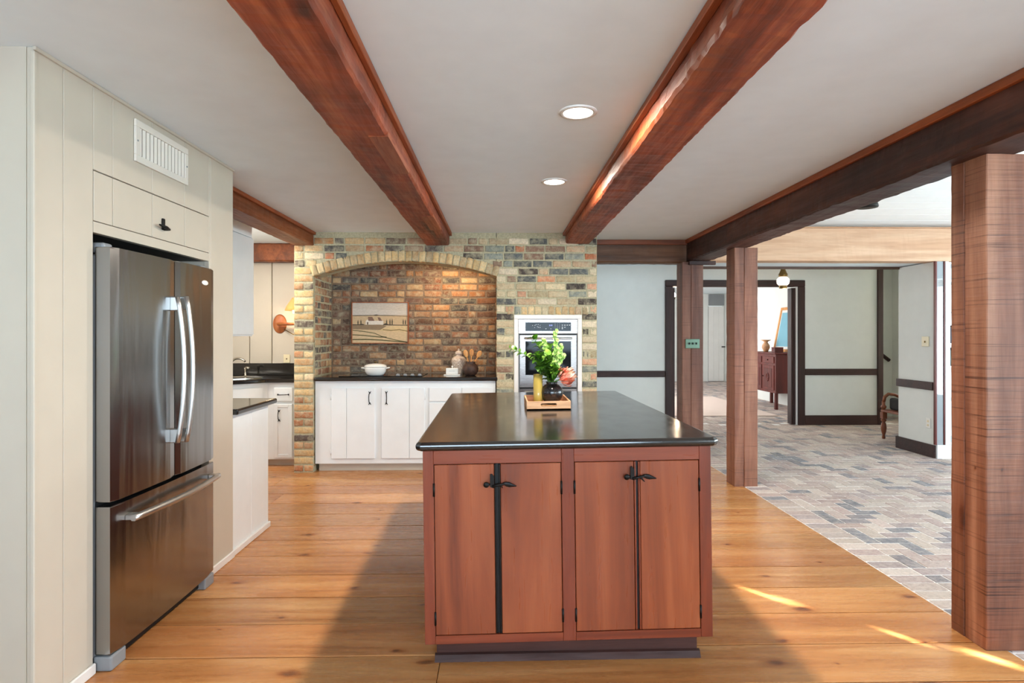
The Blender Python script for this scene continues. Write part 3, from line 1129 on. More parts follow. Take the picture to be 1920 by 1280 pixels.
def post(label, geo, mat, seed):
    x0, x1, y0, y1, z0, z1 = geo
    t = T('timber_post', label, 'post', ((x0 + x1) / 2, (y0 + y1) / 2, 0))
    if y0 < 3:
        ym = y0 + (y1 - y0) * 0.60
        g = [(x0, x1, y0, ym), (x0, x1, ym + 0.001, y1)]
    else:
        xm = x0 + (x1 - x0) * 0.42
        g = [(x0, xm, y0, y1), (xm + 0.001, x1, y0, y1)]
    for k, a in enumerate(g):
        t.w('timber', timber(*a, z0, z1, axis='Z', seed=seed + k * 9, jit=0.0022, ch=0.004), mat)
    return t


post('thick rough sawn timber post standing nearest on the pine floor edge', (2.155, 2.372, 2.577, 2.785, 0, 2.20), 'post', 41)
post('rough sawn post between island and doorway, without switches', (2.160, 2.377, 5.407, 5.60, 0, 2.20), 'post', 47)
pc = post('slimmer corner post carrying the green switch plate', (1.984, 2.215, 6.40, 6.60, 0, 2.19), 'postdark', 53)
cb = T('corbel', 'short dark wood block on top of the corner post', 'block', (2.27, 6.44, 2.1))
bm = B()
prism(bm, [(2.215, 2.10), (2.44, 2.195), (2.215, 2.195)], 'Y', 6.38, 6.56)
bm.free()
bm = B()
box(bm, 2.05, 2.34, 6.36, 6.398, 2.155, 2.198, bev=0.004)
cb.w('block', bm, 'beamdark')

# switch plate on the corner post
sw = T('switch_plate', 'green patinated triple switch plate on the corner post', 'switch', (2.094, 6.39, 1.25))
sw.w('plate', boxm(2.016, 2.172, 6.385, 6.400, 1.250, 1.352, bev=0.004), 'green_plate')
for k in range(3):
    x = 2.055 + k * 0.039
    sw.w('toggle', boxm(x - .006, x + .006, 6.368, 6.386, 1.292, 1.314, bev=0.002), 'iron')

# ------------------------------------------------------------------ fridge surround (panelled cupboard)
SX = -1.680
GY = [2.174, 2.315, 2.605, 2.896, 3.191, 3.477, 3.766]
sr = T('fridge_surround', 'tall cream panelled cupboard built around the refrigerator', 'cupboard', (-2.4, 2.97, 0))
# face boards
OY0, OY1, OZ = 2.483, 3.458, 1.823
DZ0, DZ1 = 1.872, 2.080
VZ0, VZ1, VY0, VY1 = 2.197, 2.392, 2.75, 3.208


def faceb(ya, yb_, za, zb):
    sr.w('board', boxm(SX - 0.03, SX, ya + .0012, yb_ - .0012, za, zb, bev=0.0022), 'cream')


for a, b in zip(GY, GY[1:]):
    ya, ybb = max(a, OY0), min(b, OY1)
    if ya >= ybb:
        faceb(a, b, 0, 2.44)
        continue
    if a < OY0:
        faceb(a, OY0, 0, 2.44)
    if b > OY1 and a < OY1:
        faceb(OY1, b, 0, 2.44)
    faceb(ya, ybb, DZ1 + .003, 2.44)
for a, b in [(OY0, OY1)]:
    sr.w('rail', boxm(SX - 0.03, SX, a + .001, b - .001, OZ, DZ0 - .003, bev=0.001), 'cream')
fd = sr.w('door', boxm(SX - 0.03, SX - 0.004, OY0 + .003, OY1 - .003, DZ0, DZ1 - .001), 'cream')
cuts = [OY0] + [g for g in GY if OY0 < g < OY1] + [OY1]
for a, b in zip(cuts, cuts[1:]):
    obj('board', boxm(SX - 0.006, SX + 0.001, a + .002, b - .002, DZ0, DZ1 - .002, bev=0.0018), 'cream', fd, off=sr.loc)
bm = B()
HY, HZ = 2.975, 1.925
tube(bm, [(SX, HY + 0.02, HZ), (SX + 0.028, HY + 0.02, HZ), (SX + 0.030, HY - 0.01, HZ + 0.004), (SX + 0.026, HY - 0.06, HZ + 0.010)], [0.006, 0.007, 0.009, 0.004], 8)
box(bm, SX + 0.0, SX + 0.012, HY - 0.002, HY + 0.016, HZ - 0.005, HZ + 0.052, bev=0.003)
obj('latch', bm, 'iron', fd, off=sr.loc)
# carcass
sr.w('end_panel', boxm(-3.55, SX - 0.030, 2.174, 2.20, 0, 2.44), 'cream')
sr.w('end_panel', boxm(-3.55, SX - 0.030, 3.74, 3.766, 0, 2.44), 'cream')
sr.w('inner_panel', boxm(-2.45, SX - 0.031, 2.455, 2.48, 0, OZ), 'cream')
sr.w('inner_panel', boxm(-2.45, SX - 0.031, 3.462, 3.487, 0, OZ), 'cream')
sr.w('back_panel', boxm(-2.47, -2.45, 2.455, 3.487, 0, OZ), 'black')
sr.w('shelf', boxm(-2.45, SX - 0.031, 2.481, 3.461, OZ + .002, OZ + .02), 'black')
sr.w('crown', boxm(SX - 0.001, SX + 0.010, 2.165, 3.766, 2.425, 2.4395, bev=0.002), 'cream')
sr.w('base_moulding', boxm(SX + .0005, SX + 0.014, 3.460, 3.766, 0, 0.045, bev=0.004), 'whitegloss')
sr.w('base_moulding', boxm(SX + .0005, SX + 0.014, 2.165, 2.481, 0, 0.045, bev=0.004), 'whitegloss')
sr.w('corner_bead', boxm(SX - 0.012, SX + 0.004, 2.166, 2.182, 0.046, 2.424, bev=0.003), 'cream')

vt = T('air_vent', 'cream painted wall register above the refrigerator cupboard door', 'vent', (SX, 2.98, VZ0))
bm = B()
fr = 0.032
for a in ((VY0, VY1, VZ0, VZ0 + fr), (VY0, VY1, VZ1 - fr, VZ1), (VY0, VY0 + fr, VZ0 + fr, VZ1 - fr), (VY1 - fr, VY1, VZ0 + fr, VZ1 - fr)):
    box(bm, SX + .001, SX + 0.012, a[0], a[1], a[2], a[3], bev=0.002)
vt.w('frame', bm, 'vent')
vt.w('recess', boxm(SX + .0005, SX + 0.002, VY0 + fr, VY1 - fr, VZ0 + fr, VZ1 - fr), 'bookA')
nv = 13
for k in range(nv):
    y = VY0 + fr + 0.012 + k * (VY1 - VY0 - 2 * fr - 0.024) / (nv - 1)
    bm = B()
    prism(bm, [(SX + .003, y - .013), (SX + .005, y - .014), (SX + .010, y + .004), (SX + .008, y + .005)], 'Z', VZ0 + fr + .001, VZ1 - fr - .001)
    vt.w('slat', bm, 'vent')
for yv in (VY0 + .015, VY1 - .015):
    bm = B()
    lathe(bm, [(0.005, 0), (0.004, 0.002)], (SX + .012, yv, (VZ0 + VZ1) / 2), 10, 'X')
    vt.w('screw', bm, 'greyplastic')

# ------------------------------------------------------------------ refrigerator
FXF = -1.600
FY0, FY1 = 2.492, 3.378
fr_ = T('refrigerator', 'stainless steel french door refrigerator with bottom freezer drawer', 'refrigerator', (-1.98, 2.935, 0))
fr_.w('body', boxm(-2.40, FXF - 0.085, FY0 + 0.006, FY1 - 0.006, 0.05, 1.735, bev=0.006), 'greyplastic')


def fdoor(y0, y1, z0, z1, bulge=0.010, n=10):
    """front panel whose face curves gently across its width"""
    bm = B()
    yc, hw = (FY0 + FY1) / 2, (FY1 - FY0) / 2
    xs = lambda y: FXF - 0.012 + bulge * (1 - ((y - yc) / hw) ** 2) if bulge else FXF
    pts = []
    for k in range(n + 1):
        y = y0 + (y1 - y0) * k / n
        e = min(1.0, min(k, n - k) / 1.0)
        pts.append((xs(y) - (0.006 if k in (0, n) else 0), y))
    pts += [(FXF - 0.078, y1), (FXF - 0.078, y0)]
    prism(bm, pts, 'Z', z0, z1)
    es = [e for e in bm.edges if max(v.co.x for v in e.verts) > FXF - 0.03 and abs(e.verts[0].co.z - e.verts[1].co.z) < 1e-4]
    bmesh.ops.bevel(bm, geom=es, offset=0.005, segments=2, profile=0.5, affect='EDGES')
    return bm


ZG = 0.690
SPY = 2.962
d1 = fr_.w('door', fdoor(FY0, SPY - 0.003, ZG + 0.012, 1.765), 'steel')
d2 = fr_.w('door', fdoor(SPY + 0.003, FY1, ZG + 0.012, 1.765), 'steel')
d3 = fr_.w('freezer_drawer', fdoor(FY0, FY1, 0.068, ZG - 0.006), 'steel')
fr_.w('door_gasket', boxm(FXF - 0.086, FXF - 0.079, FY0 + .01, FY1 - .01, 0.07, 1.75), 'black')
fr_.w('toe_grille', boxm(-2.0, FXF - 0.05, FY0 + .02, FY1 - .02, 0.012, 0.05), 'black')
for y0, y1 in ((FY0, FY0 + 0.10), (FY1 - 0.10, FY1)):
    fr_.w('foot', boxm(FXF - 0.09, FXF - 0.012, y0, y1, 0.0, 0.062, bev=0.008, seg=2), 'greyplastic')
for y0 in (FY0 + 0.01, FY1 - 0.07):
    fr_.w('hinge_cover', boxm(FXF - 0.16, FXF - 0.05, y0, y0 + 0.06, 1.742, 1.785, bev=0.01, seg=2), 'greyplastic')


def bow(y, z0, z1, out=0.062, w=0.011, th=0.009):
    bm = B()
    n = 16
    a, b = [], []
    rings = []
    for k in range(n + 1):
        t = k / n
        z = z0 + (z1 - z0) * t
        x = FXF + 0.030 + out * math.sin(PI * t) ** 0.8 * 0.55
        yy_ = y
        rings.append([bm.verts.new((x + dx, yy_ + dy, z)) for dx, dy in ((-th, -w), (0, -w * 1.05), (th * .8, -w * .5), (th * .8, w * .5), (0, w * 1.05), (-th, w))])
    for r0, r1 in zip(rings, rings[1:]):
        for i in range(6):
            bm.faces.new((r0[i], r0[(i + 1) % 6], r1[(i + 1) % 6], r1[i])).smooth = True
    bm.faces.new(rings[0])
    bm.faces.new(list(reversed(rings[-1])))
    for zz in (z0 + 0.035, z1 - 0.035):
        box(bm, FXF - 0.005, FXF + 0.035, y - w * .9, y + w * .9, zz - 0.034, zz + 0.034, bev=0.004)
    return bm


obj('handle', bow(2.922, 0.872, 1.585), 'steelh', d1, off=fr_.loc)
obj('handle', bow(3.004, 0.862, 1.592), 'steelh', d2, off=fr_.loc)
bm = B()
rings = []
n = 18
for k in range(n + 1):
    t = k / n
    y = 2.575 + (3.352 - 2.575) * t
    x = FXF + 0.028 + 0.030 * math.sin(PI * t)
    rings.append([bm.verts.new((x + dx, y, 0.613 + dz)) for dx, dz in ((-.010, -.013), (.006, -.014), (.011, -.004), (.008, .010), (-.010, .012))])
for r0, r1 in zip(rings, rings[1:]):
    for i in range(5):
        bm.faces.new((r0[i], r0[(i + 1) % 5], r1[(i + 1) % 5], r1[i])).smooth = True
bm.faces.new(rings[0])
bm.faces.new(list(reversed(rings[-1])))
for yy_ in (2.600, 3.327):
    box(bm, FXF - 0.010, FXF + 0.030, yy_ - .024, yy_ + .024, 0.602, 0.624, bev=0.003)
obj('handle', bm, 'steelh', d3, off=fr_.loc)
bm = B()
lathe(bm, [(0.001, 0.0035), (0.012, 0.003), (0.0145, 0.001), (0.015, 0.0)], (FXF - 0.0062, 3.262, 1.682), 28, 'X', sx=2.3, sy=0.9)
obj('badge', bm, 'whiteplastic', d2, off=fr_.loc)

# ------------------------------------------------------------------ peninsula and nook cabinets
pn = T('peninsula_cabinet', 'white panelled base cabinet end beside the refrigerator surround', 'cabinet', (-2.1, 4.06, 0))
pn.w('body', boxm(-2.40, -1.712, 3.770, 4.362, 0.0, 0.89), 'white')
for a, b in ((3.77, 4.071), (4.071, 4.365)):
    pn.w('board', boxm(-1.712, -1.692, a + .001, b - .001, 0.0, 0.889, bev=0.002), 'white')
pn.w('base_moulding', boxm(-1.6915, -1.674, 3.770, 4.365, 0, 0.04, bev=0.004), 'whitegloss')
bm = boxm(-2.44, -1.652, 3.768, 4.44, 0.891, 0.929, bev=0.013, seg=3)
tag(obj('countertop', bm, 'granite2'), 'black stone countertop of the small peninsula next to the refrigerator', 'countertop')

FYC = 6.345
nc = T('corner_cabinet', 'white base cabinet with one drawer and one door left of the brick pier', 'cabinet', (-2.29, 6.6, 0))
nc.w('body', boxm(-2.465, -2.095, FYC, 6.93, 0.075, 0.89), 'white')
nc.w('toe_kick', boxm(-2.52, -2.095, FYC + 0.06, 6.93, 0.0, 0.074), 'cream')
dw = nc.w('drawer', boxm(-2.398, -2.20, FYC - 0.016, FYC - .001, 0.690, 0.836, bev=0.004), 'white')
bm = B()
tube(bm, [(-2.352, FYC - 0.015, 0.762), (-2.350, FYC - 0.04, 0.762), (-2.244, FYC - 0.04, 0.764), (-2.242, FYC - 0.015, 0.764)], 0.0042, 8)
for xk in (-2.352, -2.242):
    bm2 = lathe(bm, [(0.009, 0), (0.006, -0.006)], (xk, FYC - 0.017, 0.763), 12, 'Y')
obj('handle', bm, 'iron', dw, off=nc.loc)
dd = nc.w('door', boxm(-2.394, -2.200, FYC - 0.016, FYC - .001, 0.092, 0.664, bev=0.002), 'white')
bm = B()
for a in ((-2.392, -2.352, 0.094, 0.662), (-2.242, -2.202, 0.094, 0.662), (-2.352, -2.242, 0.094, 0.13), (-2.352, -2.242, 0.63, 0.662)):
    box(bm, a[0], a[1], FYC - 0.022, FYC - 0.015, a[2], a[3], bev=0.002)
obj('frame', bm, 'white', dd, off=nc.loc)


def pull(x, y, z0, z1, flip=1):
    """wrought iron pull with forked ends"""
    bm = B()
    zm = (z0 + z1) / 2
    tube(bm, [(x, y, z0 + .012), (x - flip * .004, y - .016, z0 + .03), (x - flip * .006, y - .020, zm), (x - flip * .004, y - .016, z1 - .03), (x, y, z1 - .012)], [.0035, .0045, .004, .0045, .0035], 8)
    for zz, s in ((z0, -1), (z1, 1)):
        tube(bm, [(x, y - .002, zz - s * .022), (x - .010, y - .003, zz)], [.0055, .0025], 6)
        tube(bm, [(x, y - .002, zz - s * .022), (x + .012, y - .003, zz)], [.0055, .0025], 6)
    return bm


obj('handle', pull(-2.338, FYC - 0.022, 0.478, 0.605), 'iron', dd, off=nc.loc)
# diagonal sink cabinet
sk = T('sink_cabinet', 'white diagonal corner cabinet under the sink', 'cabinet', (-2.9, 6.5, 0))
bm = B()
prism(bm, [(-2.467, FYC), (-2.467, 6.93), (-3.55, 6.93), (-3.55, 5.55), (-3.10, 5.55), (-3.05, 5.85)], 'Z', 0.075, 0.89)
sk.w('body', bm, 'white')
bm = B()
p0, p1 = Vector((-2.485, FYC - 0.018 - .01, 0)), Vector((-3.02, 5.865, 0))
d_ = (p1 - p0).normalized()
nrm = Vector((-d_.y, d_.x, 0))
if nrm.y > 0:
    nrm = -nrm
q = [p0 + d_ * 0.03, p1 - d_ * 0.03]
prism(bm, [(q[0].x, q[0].y), (q[1].x, q[1].y), (q[1].x + nrm.x * .014, q[1].y + nrm.y * .014), (q[0].x + nrm.x * .014, q[0].y + nrm.y * .014)], 'Z', 0.70, 0.84)
sk.w('false_drawer', bm, 'white')
ct = T('corner_countertop', 'black stone corner countertop with backsplash around the sink', 'countertop', (-2.9, 6.5, 0.89))
bm = B()
prism(bm, [(-2.097, 6.315), (-2.097, 6.925), (-3.58, 6.925), (-3.58, 5.52), (-3.10, 5.52), (-3.02, 5.80), (-2.475, 6.315)], 'Z', 0.891, 0.929, bev=0.008)
ct.w('slab', bm, 'granite2')
ct.w('backsplash', boxm(-3.58, -2.097, 6.900, 6.942, 0.930, 1.068, bev=0.003), 'granite2')
sn = T('corner_sink', 'steel drop-in sink in the dark corner countertop', 'sink', (-2.86, 6.46, 0.93))
bm = B()
rim = []
for (w_, d2_, zz) in ((0.27, 0.20, 0.0), (0.27, 0.20, 0.006), (0.245, 0.175, 0.006), (0.225, 0.155, -0.0)):
    ring = []
    for k in range(24):
        a = 2 * PI * k / 24
        cx, cy = math.copysign(abs(math.cos(a)) ** .5, math.cos(a)) * w_, math.copysign(abs(math.sin(a)) ** .5, math.sin(a)) * d2_
        ring.append(bm.verts.new((cx, cy, zz)))
    rim.append(ring)
for a, b in zip(rim, rim[1:]):
    for k in range(24):
        bm.faces.new((a[k], a[(k + 1) % 24], b[(k + 1) % 24], b[k]))
bm.faces.new(rim[-1])
o = sn.l('basin', bm, 'chrome')
sn.e.rotation_euler = (0, 0, math.radians(42))
fc = T('kitchen_faucet', 'arched satin nickel faucet at the corner sink', 'faucet', (-3.045, 6.70, 0.93))
bm = B()
pts = [(-3.015, 6.70, 0.93), (-3.015, 6.70, 1.0)]
for k in range(11):
    a = PI - PI * 0.80 * k / 10
    pts.append((-2.915 + 0.10 * math.cos(a), 6.70 - 0.05 * k / 10, 1.052 + 0.082 * math.sin(a)))
tube(bm, pts, [0.014] * 2 + [0.0115] * 11, 12)
fc.w('spout', bm, 'chrome')
bm = B()
lathe(bm, [(0.03, 0), (0.028, 0.008), (0.018, 0.016), (0.016, 0.03)], (-3.015, 6.70, 0.93), 20)
fc.w('base', bm, 'chrome')
sp = T('side_sprayer', 'small nickel side sprayer next to the arched faucet', 'sprayer', (-2.86, 6.72, 0.93))
bm = B()
lathe(bm, [(0.026, 0), (0.024, 0.006), (0.012, 0.012), (0.011, 0.05), (0.015, 0.075), (0.017, 0.09), (0.012, 0.1)], (-2.86, 6.72, 0.93), 16)
sp.w('body', bm, 'chrome')
bm = B()
tube(bm, [(-2.86, 6.72, 1.015), (-2.845, 6.71, 1.028), (-2.82, 6.70, 1.026), (-2.808, 6.695, 1.018)], [.012, .014, .014, .010], 10)
sp.w('nozzle', bm, 'chrome')
uc = T('wall_cabinet', 'white upper wall cabinet hanging left of the corner sink', 'cabinet', (-2.45, 4.9, 1.385))
uc.w('body', boxm(-2.62, -2.304, 4.30, 5.57, 1.385, 2.295, bev=0.003), 'white')
for a, b in ((4.32, 4.93), (4.94, 5.55)):
    dq = uc.w('door', boxm(-2.303, -2.285, a, b, 1.40, 2.28, bev=0.003), 'white')
uc2 = struct('trim_7', boxm(-2.62, -2.31, 4.30, 5.57, 2.30, 2.439), 'white', 'white filler above the upper wall cabinet', 'trim')
# outlet and sconce on the board wall
ot = T('wall_outlet', 'ivory wall outlet above the corner backsplash', 'outlet', (-2.478, 6.94, 1.07))
ot.w('plate', boxm(-2.515, -2.440, 6.936, 6.9445, 1.070, 1.168, bev=0.003), 'ivory')
bm = B()
lathe(bm, [(0.009, 0), (0.006, -0.004)], (-2.478, 6.936, 1.118), 12, 'Y')
ot.w('socket', bm, 'outlet_slot')
sc = T('wall_sconce', 'turned oak wall sconce with amber shade beside the brick pier', 'lamp', (-2.558, 6.945, 1.52))
bm = B()
lathe(bm, [(0.002, -0.03), (0.045, -0.028), (0.06, -0.02), (0.085, -0.018), (0.095, -0.010), (0.10, 0.0)], (-2.558, 6.943, 1.524), 32, 'Y', sx=0.8, sy=1.12)
sc.w('backplate', bm, 'discw')
bm = B()
tube(bm, [(-2.555, 6.92, 1.524), (-2.553, 6.86, 1.522), (-2.40, 6.86, 1.522), (-2.30, 6.86, 1.522)], [0.016, 0.018, 0.016, 0.016], 12)
sc.w('arm', bm, 'discw')
bm = B()
tube(bm, [(-2.50, 6.92, 1.46), (-2.38, 6.86, 1.405), (-2.30, 6.86, 1.38)], 0.006, 8)
sc.w('brace', bm, 'brass')
bm = B()
lathe(bm, [(0.12, 0.0), (0.10, 0.05), (0.055, 0.12), (0.035, 0.15)], (-2.348, 6.86, 1.675), 24, cap=False)
bmesh.ops.solidify(bm, geom=bm.faces[:], thickness=0.004)
sc.w('shade', bm, plain('parchment_shade', (206, 168, 104), 0.7, Emission_Color=(1.0, 0.62, 0.25, 1), Emission_Strength=0.35))
bm = B()
lathe(bm, [(0.002, -0.03), (0.03, -0.02), (0.035, 0.01), (0.02, 0.05), (0.014, 0.07)], (-2.348, 6.86, 1.665), 16)
sc.w('bulb', bm, 'lampglass')
bm = B()
tube(bm, [(-2.348, 6.86, 1.522), (-2.348, 6.86, 1.64)], 0.008, 8)
sc.w('stem', bm, 'brass')

# ------------------------------------------------------------------ niche cabinet, counter and cooktop
CF = 6.085
ns = T('cooking_cabinet', 'white base cabinet with plank doors inside the brick niche', 'cabinet', (-0.96, 6.4, 0))
ns.w('body', boxm(XA + .006, XB - .006, CF, 6.66, 0.082, 0.925), 'white')
ns.w('toe_kick', boxm(XA + .03, XB - .006, CF + 0.05, 6.66, 0.0, 0.081), 'cream')
for (a, g, b, hx, fl) in ((-1.717, -1.561, -1.272, -1.325, 1), (-1.207, -0.923, -0.769, -1.157, -1)):
    dd = ns.w('door', boxm(a, b, CF - 0.004, CF - .0005, 0.135, 0.855), 'white')
    for p, q_ in ((a, g), (g, b)):
        obj('board', boxm(p + .0018, q_ - .0018, CF - 0.019, CF - 0.004, 0.1365, 0.8535, bev=0.0018), 'white', dd, off=ns.loc)
    obj('handle', pull(hx, CF - 0.020, 0.685, 0.822, fl), 'iron', dd, off=ns.loc)
    hgx = a - .004 if fl == 1 else b + .004
    for zz in (0.20, 0.76):
        bm = B()
        tube(bm, [(hgx, CF - 0.012, zz - .028), (hgx, CF - 0.012, zz + .028)], 0.004, 8)
        obj('hinge', bm, 'white', dd, off=ns.loc)
for a, b in ((-0.722, -0.40), (-0.385, -0.065)):
    ns.w('drawer', boxm(a, b, CF - 0.018, CF - .0005, 0.718, 0.855, bev=0.003), 'white')
    ns.w('door', boxm(a, b, CF - 0.018, CF - .0005, 0.135, 0.70, bev=0.003), 'white')
bm = boxm(XA + .004, XB + 0.015, YF - 0.012, 6.692, 0.926, 0.966, bev=0.012, seg=3)
bm2 = bm
tag(obj('countertop', bm, 'granite2'), 'polished black stone countertop spanning the arched brick niche', 'countertop')
ck = T('cooktop', 'black glass electric cooktop set in the niche countertop', 'cooktop', (-1.2, 6.38, 0.966))
ck.w('glass', boxm(-1.66, -0.80, 6.13, 6.60, 0.9662, 0.972, bev=0.002), 'darkglass')
for k in range(4):
    bm = B()
    lathe(bm, [(0.020, 0), (0.020, 0.006), (0.016, 0.018), (0.012, 0.020)], (-1.06 + k * 0.075, 6.19, 0.972), 18)
    ck.w('knob', bm, 'greyplastic')
for (x, y, r) in ((-1.47, 6.27, .09), (-1.47, 6.48, .07), (-1.15, 6.47, .09), (-0.98, 6.33, .07)):
    bm = B()
    lathe(bm, [(r, 0), (r, 0.0006), (r - .003, 0.0006), (r - .003, 0)], (x, y, 0.972), 36, cap=False)
    ck.w('burner_ring', bm, 'greyplastic')

# dutch oven
PX, PY, PZ = -1.31, 6.27, 0.972
pot = T('dutch_oven', 'white enamel lidded casserole pot on the cooktop', 'pot', (PX, PY, PZ))
bm = B()
lathe(bm, [(0.002, 0), (0.075, 0.0), (0.092, 0.010), (0.108, 0.040), (0.114, 0.075), (0.114, 0.086), (0.108, 0.086), (0.10, 0.04), (0.002, 0.02)], (0, 0, 0), 40)
pot.l('body', bm, 'enamel')
for s in (-1, 1):
    bm = B()
    tube(bm, [(s * 0.105, -0.035, 0.074), (s * 0.138, -0.026, 0.078), (s * 0.148, 0, 0.079), (s * 0.138, 0.026, 0.078), (s * 0.105, 0.035, 0.074)], 0.0075, 10)
    pot.l('handle', bm, 'enamel')
bm = B()
lathe(bm, [(0.002, 0.088), (0.117, 0.088), (0.118, 0.094), (0.105, 0.108), (0.07, 0.120), (0.002, 0.126)], (0, 0, 0), 40)
ld = pot.l('lid', bm, 'enamel')
bm = B()
lathe(bm, [(0.008, 0.124), (0.007, 0.132), (0.016, 0.137), (0.017, 0.142), (0.002, 0.146)], (0, 0, 0), 20)
obj('knob', bm, 'brass', ld)
# butter dish
bd = T('butter_dish', 'white porcelain butter dish with knobbed cover in the niche', 'butter dish', (-0.508, 6.35, 0.966))
bd.l('plate', boxm(-0.088, 0.088, -0.05, 0.05, 0.0, 0.010, bev=0.004, seg=2), 'enamel')
cv = bd.l('cover', boxm(-0.066, 0.066, -0.036, 0.036, 0.011, 0.078, bev=0.008, seg=3), 'enamel')
bm = B()
lathe(bm, [(0.006, 0.077), (0.006, 0.086), (0.011, 0.090), (0.011, 0.097), (0.002, 0.102)], (0, 0, 0), 16)
obj('knob', bm, 'enamel', cv)
bm = B()
for (x0, x1) in ((-0.03, -0.012), (-0.008, 0.006), (0.010, 0.028)):
    box(bm, x0, x1, -0.0368, -0.0358, 0.044, 0.0465)
obj('lettering', bm, 'greyplastic', cv)['kind'] = 'stuff'
# ginger jar
gj = T('ginger_jar', 'cream patterned ginger jar with domed lid behind the butter dish', 'jar', (-0.452, 6.52, 0.966))
bm = B()
lathe(bm, [(0.002, 0), (0.045, 0), (0.044, 0.012), (0.050, 0.04), (0.068, 0.09), (0.080, 0.135), (0.078, 0.165), (0.058, 0.188), (0.034, 0.198), (0.032, 0.212), (0.034, 0.216)], (0, 0, 0), 32)
gj.l('body', bm, 'porcelain')
bm = B()
lathe(bm, [(0.038, 0.214), (0.040, 0.222), (0.038, 0.238), (0.028, 0.250), (0.012, 0.256), (0.008, 0.262), (0.012, 0.270), (0.002, 0.280)], (0, 0, 0), 28)
gj.l('lid', bm, 'porcelain')
# crock and spoons
cr = T('utensil_crock', 'round dark brown stoneware crock holding wooden spoons', 'crock', (-0.310, 6.30, 0.966))
bm = B()
lathe(bm, [(0.002, 0), (0.045, 0), (0.062, 0.012), (0.082, 0.045), (0.085, 0.075), (0.074, 0.105), (0.055, 0.122), (0.048, 0.132), (0.056, 0.148), (0.051, 0.148), (0.044, 0.132), (0.05, 0.10), (0.06, 0.05), (0.002, 0.02)], (0, 0, 0), 32)
cr.l('body', bm, 'crock')


def spoon(label, dx, dy, top, kind):
    t = T('wooden_spoon', label, 'spoon', (-0.310, 6.30, 0.995), 'wooden spoons in the brown crock')
    bm = B()
    a = Vector((-dx * 0.25, -dy * 0.25, 0.0))
    b = Vector((dx, dy, top - 0.06))
    dirv = (b - a).normalized()
    tube(bm, [a, a.lerp(b, .5), b], [.005, .005, .006], 8)
    t.l('handle', bm, 'spoonw')
    bm = B()
    c = b + dirv * 0.035
    sx = dirv.cross(Vector((0, 1, 0))).normalized()
    for k in range(7):
        pass
    prof = [(-0.042, 0.006), (-0.028, 0.017), (-0.008, 0.024), (0.012, 0.025), (0.028, 0.019), (0.040, 0.006)]
    rings = []
    for (h, w) in prof:
        base = c + dirv * h
        ring = []
        for i in range(12):
            an = 2 * PI * i / 12
            ring.append(bm.verts.new(base + sx * w * math.cos(an) + Vector((0, 1, 0)) * (0.005 * math.sin(an))))
        rings.append(ring)
    for r0, r1 in zip(rings, rings[1:]):
        for i in range(12):
            bm.faces.new((r0[i], r0[(i + 1) % 12], r1[(i + 1) % 12], r1[i])).smooth = True
    bm.faces.new(rings[0])
    bm.faces.new(list(reversed(rings[-1])))
    t.l('bowl', bm, 'spoonw')


spoon('wooden spoon leaning left in the brown crock', -0.040, 0.0, 0.230, 0)
spoon('wooden spoon standing upright in the middle of the crock', 0.008, 0.012, 0.236, 0)
spoon('wooden spoon leaning right out of the brown crock', 0.074, 0.0, 0.226, 0)

# painting of a farmhouse
PYF = 6.66
px0, px1, pz0, pz1 = -1.657, -1.022, 1.298, 1.764
pt = T('landscape_painting', 'small framed painting of a white farmhouse among fields', 'painting', ((px0 + px1) / 2, PYF, pz0))
bm = B()
f_ = 0.010
for a in ((px0, px1, pz0, pz0 + f_), (px0, px1, pz1 - f_, pz1), (px0, px0 + f_, pz0 + f_, pz1 - f_), (px1 - f_, px1, pz0 + f_, pz1 - f_)):
    box(bm, a[0], a[1], PYF - 0.012, PYF + 0.03, a[2], a[3], bev=0.001)
pt.w('frame', bm, 'discw')
cw, chh = px1 - px0 - 2 * f_, pz1 - pz0 - 2 * f_
polys = []


def art(rgb, pts, lay_):
    polys.append((lin(rgb), [(px0 + f_ + u * cw, pz0 + f_ + v * chh) for u, v in pts], lay_))


art((206, 198, 186), [(0, .66), (1, .66), (1, 1), (0, 1)], 0)
art((212, 206, 196), [(0, .70), (1, .72), (1, .80), (0, .86)], 1)
art((208, 182, 144), [(0, .44), (1, .44), (1, .69), (0, .69)], 1)
art((72, 62, 52), [(0, .685), (.1, .69), (.2, .69), (.38, .695), (.43, .71), (.48, .695), (.7, .69), (1, .67), (1, .66), (.7, .675), (.45, .68), (.2, .675), (0, .67)], 2)
art((218, 192, 152), [(0, 0), (1, 0), (1, .45), (0, .45)], 1)
art((150, 128, 100), [(0, .34), (.5, .32), (.62, .42), (.5, .455), (0, .45)], 2)
art((222, 196, 148), [(.45, .30), (1, .27), (1, .43), (.7, .42)], 3)
art((78, 66, 54), [(0, .44), (.2, .445), (.22, .46), (.18, .475), (.1, .46), (0, .465)], 4)
art((78, 66, 54), [(.55, .44), (1, .43), (1, .45), (.8, .452), (.66, .46), (.60, .49), (.56, .465)], 4)
art((234, 226, 212), [(.24, .455), (.56, .455), (.56, .55), (.29, .56), (.27, .585), (.24, .54)], 5)
art((134, 104, 88), [(.29, .55), (.40, .55), (.36, .65), (.28, .65)], 6)
art((134, 104, 88), [(.48, .55), (.54, .55), (.50, .635), (.455, .64)], 6)
art((110, 96, 84), [(.263, .456), (.287, .456), (.287, .52), (.263, .52)], 6)
for u, h in ((.10, .12), (.155, .13), (.62, .14), (.68, .15), (.72, .155), (.92, .15), (.96, .14)):
    art((66, 66, 50), [(u - .008, .46), (u + .008, .46), (u + .010, .46 + h * .5), (u, .46 + h), (u - .010, .46 + h * .5)], 5)


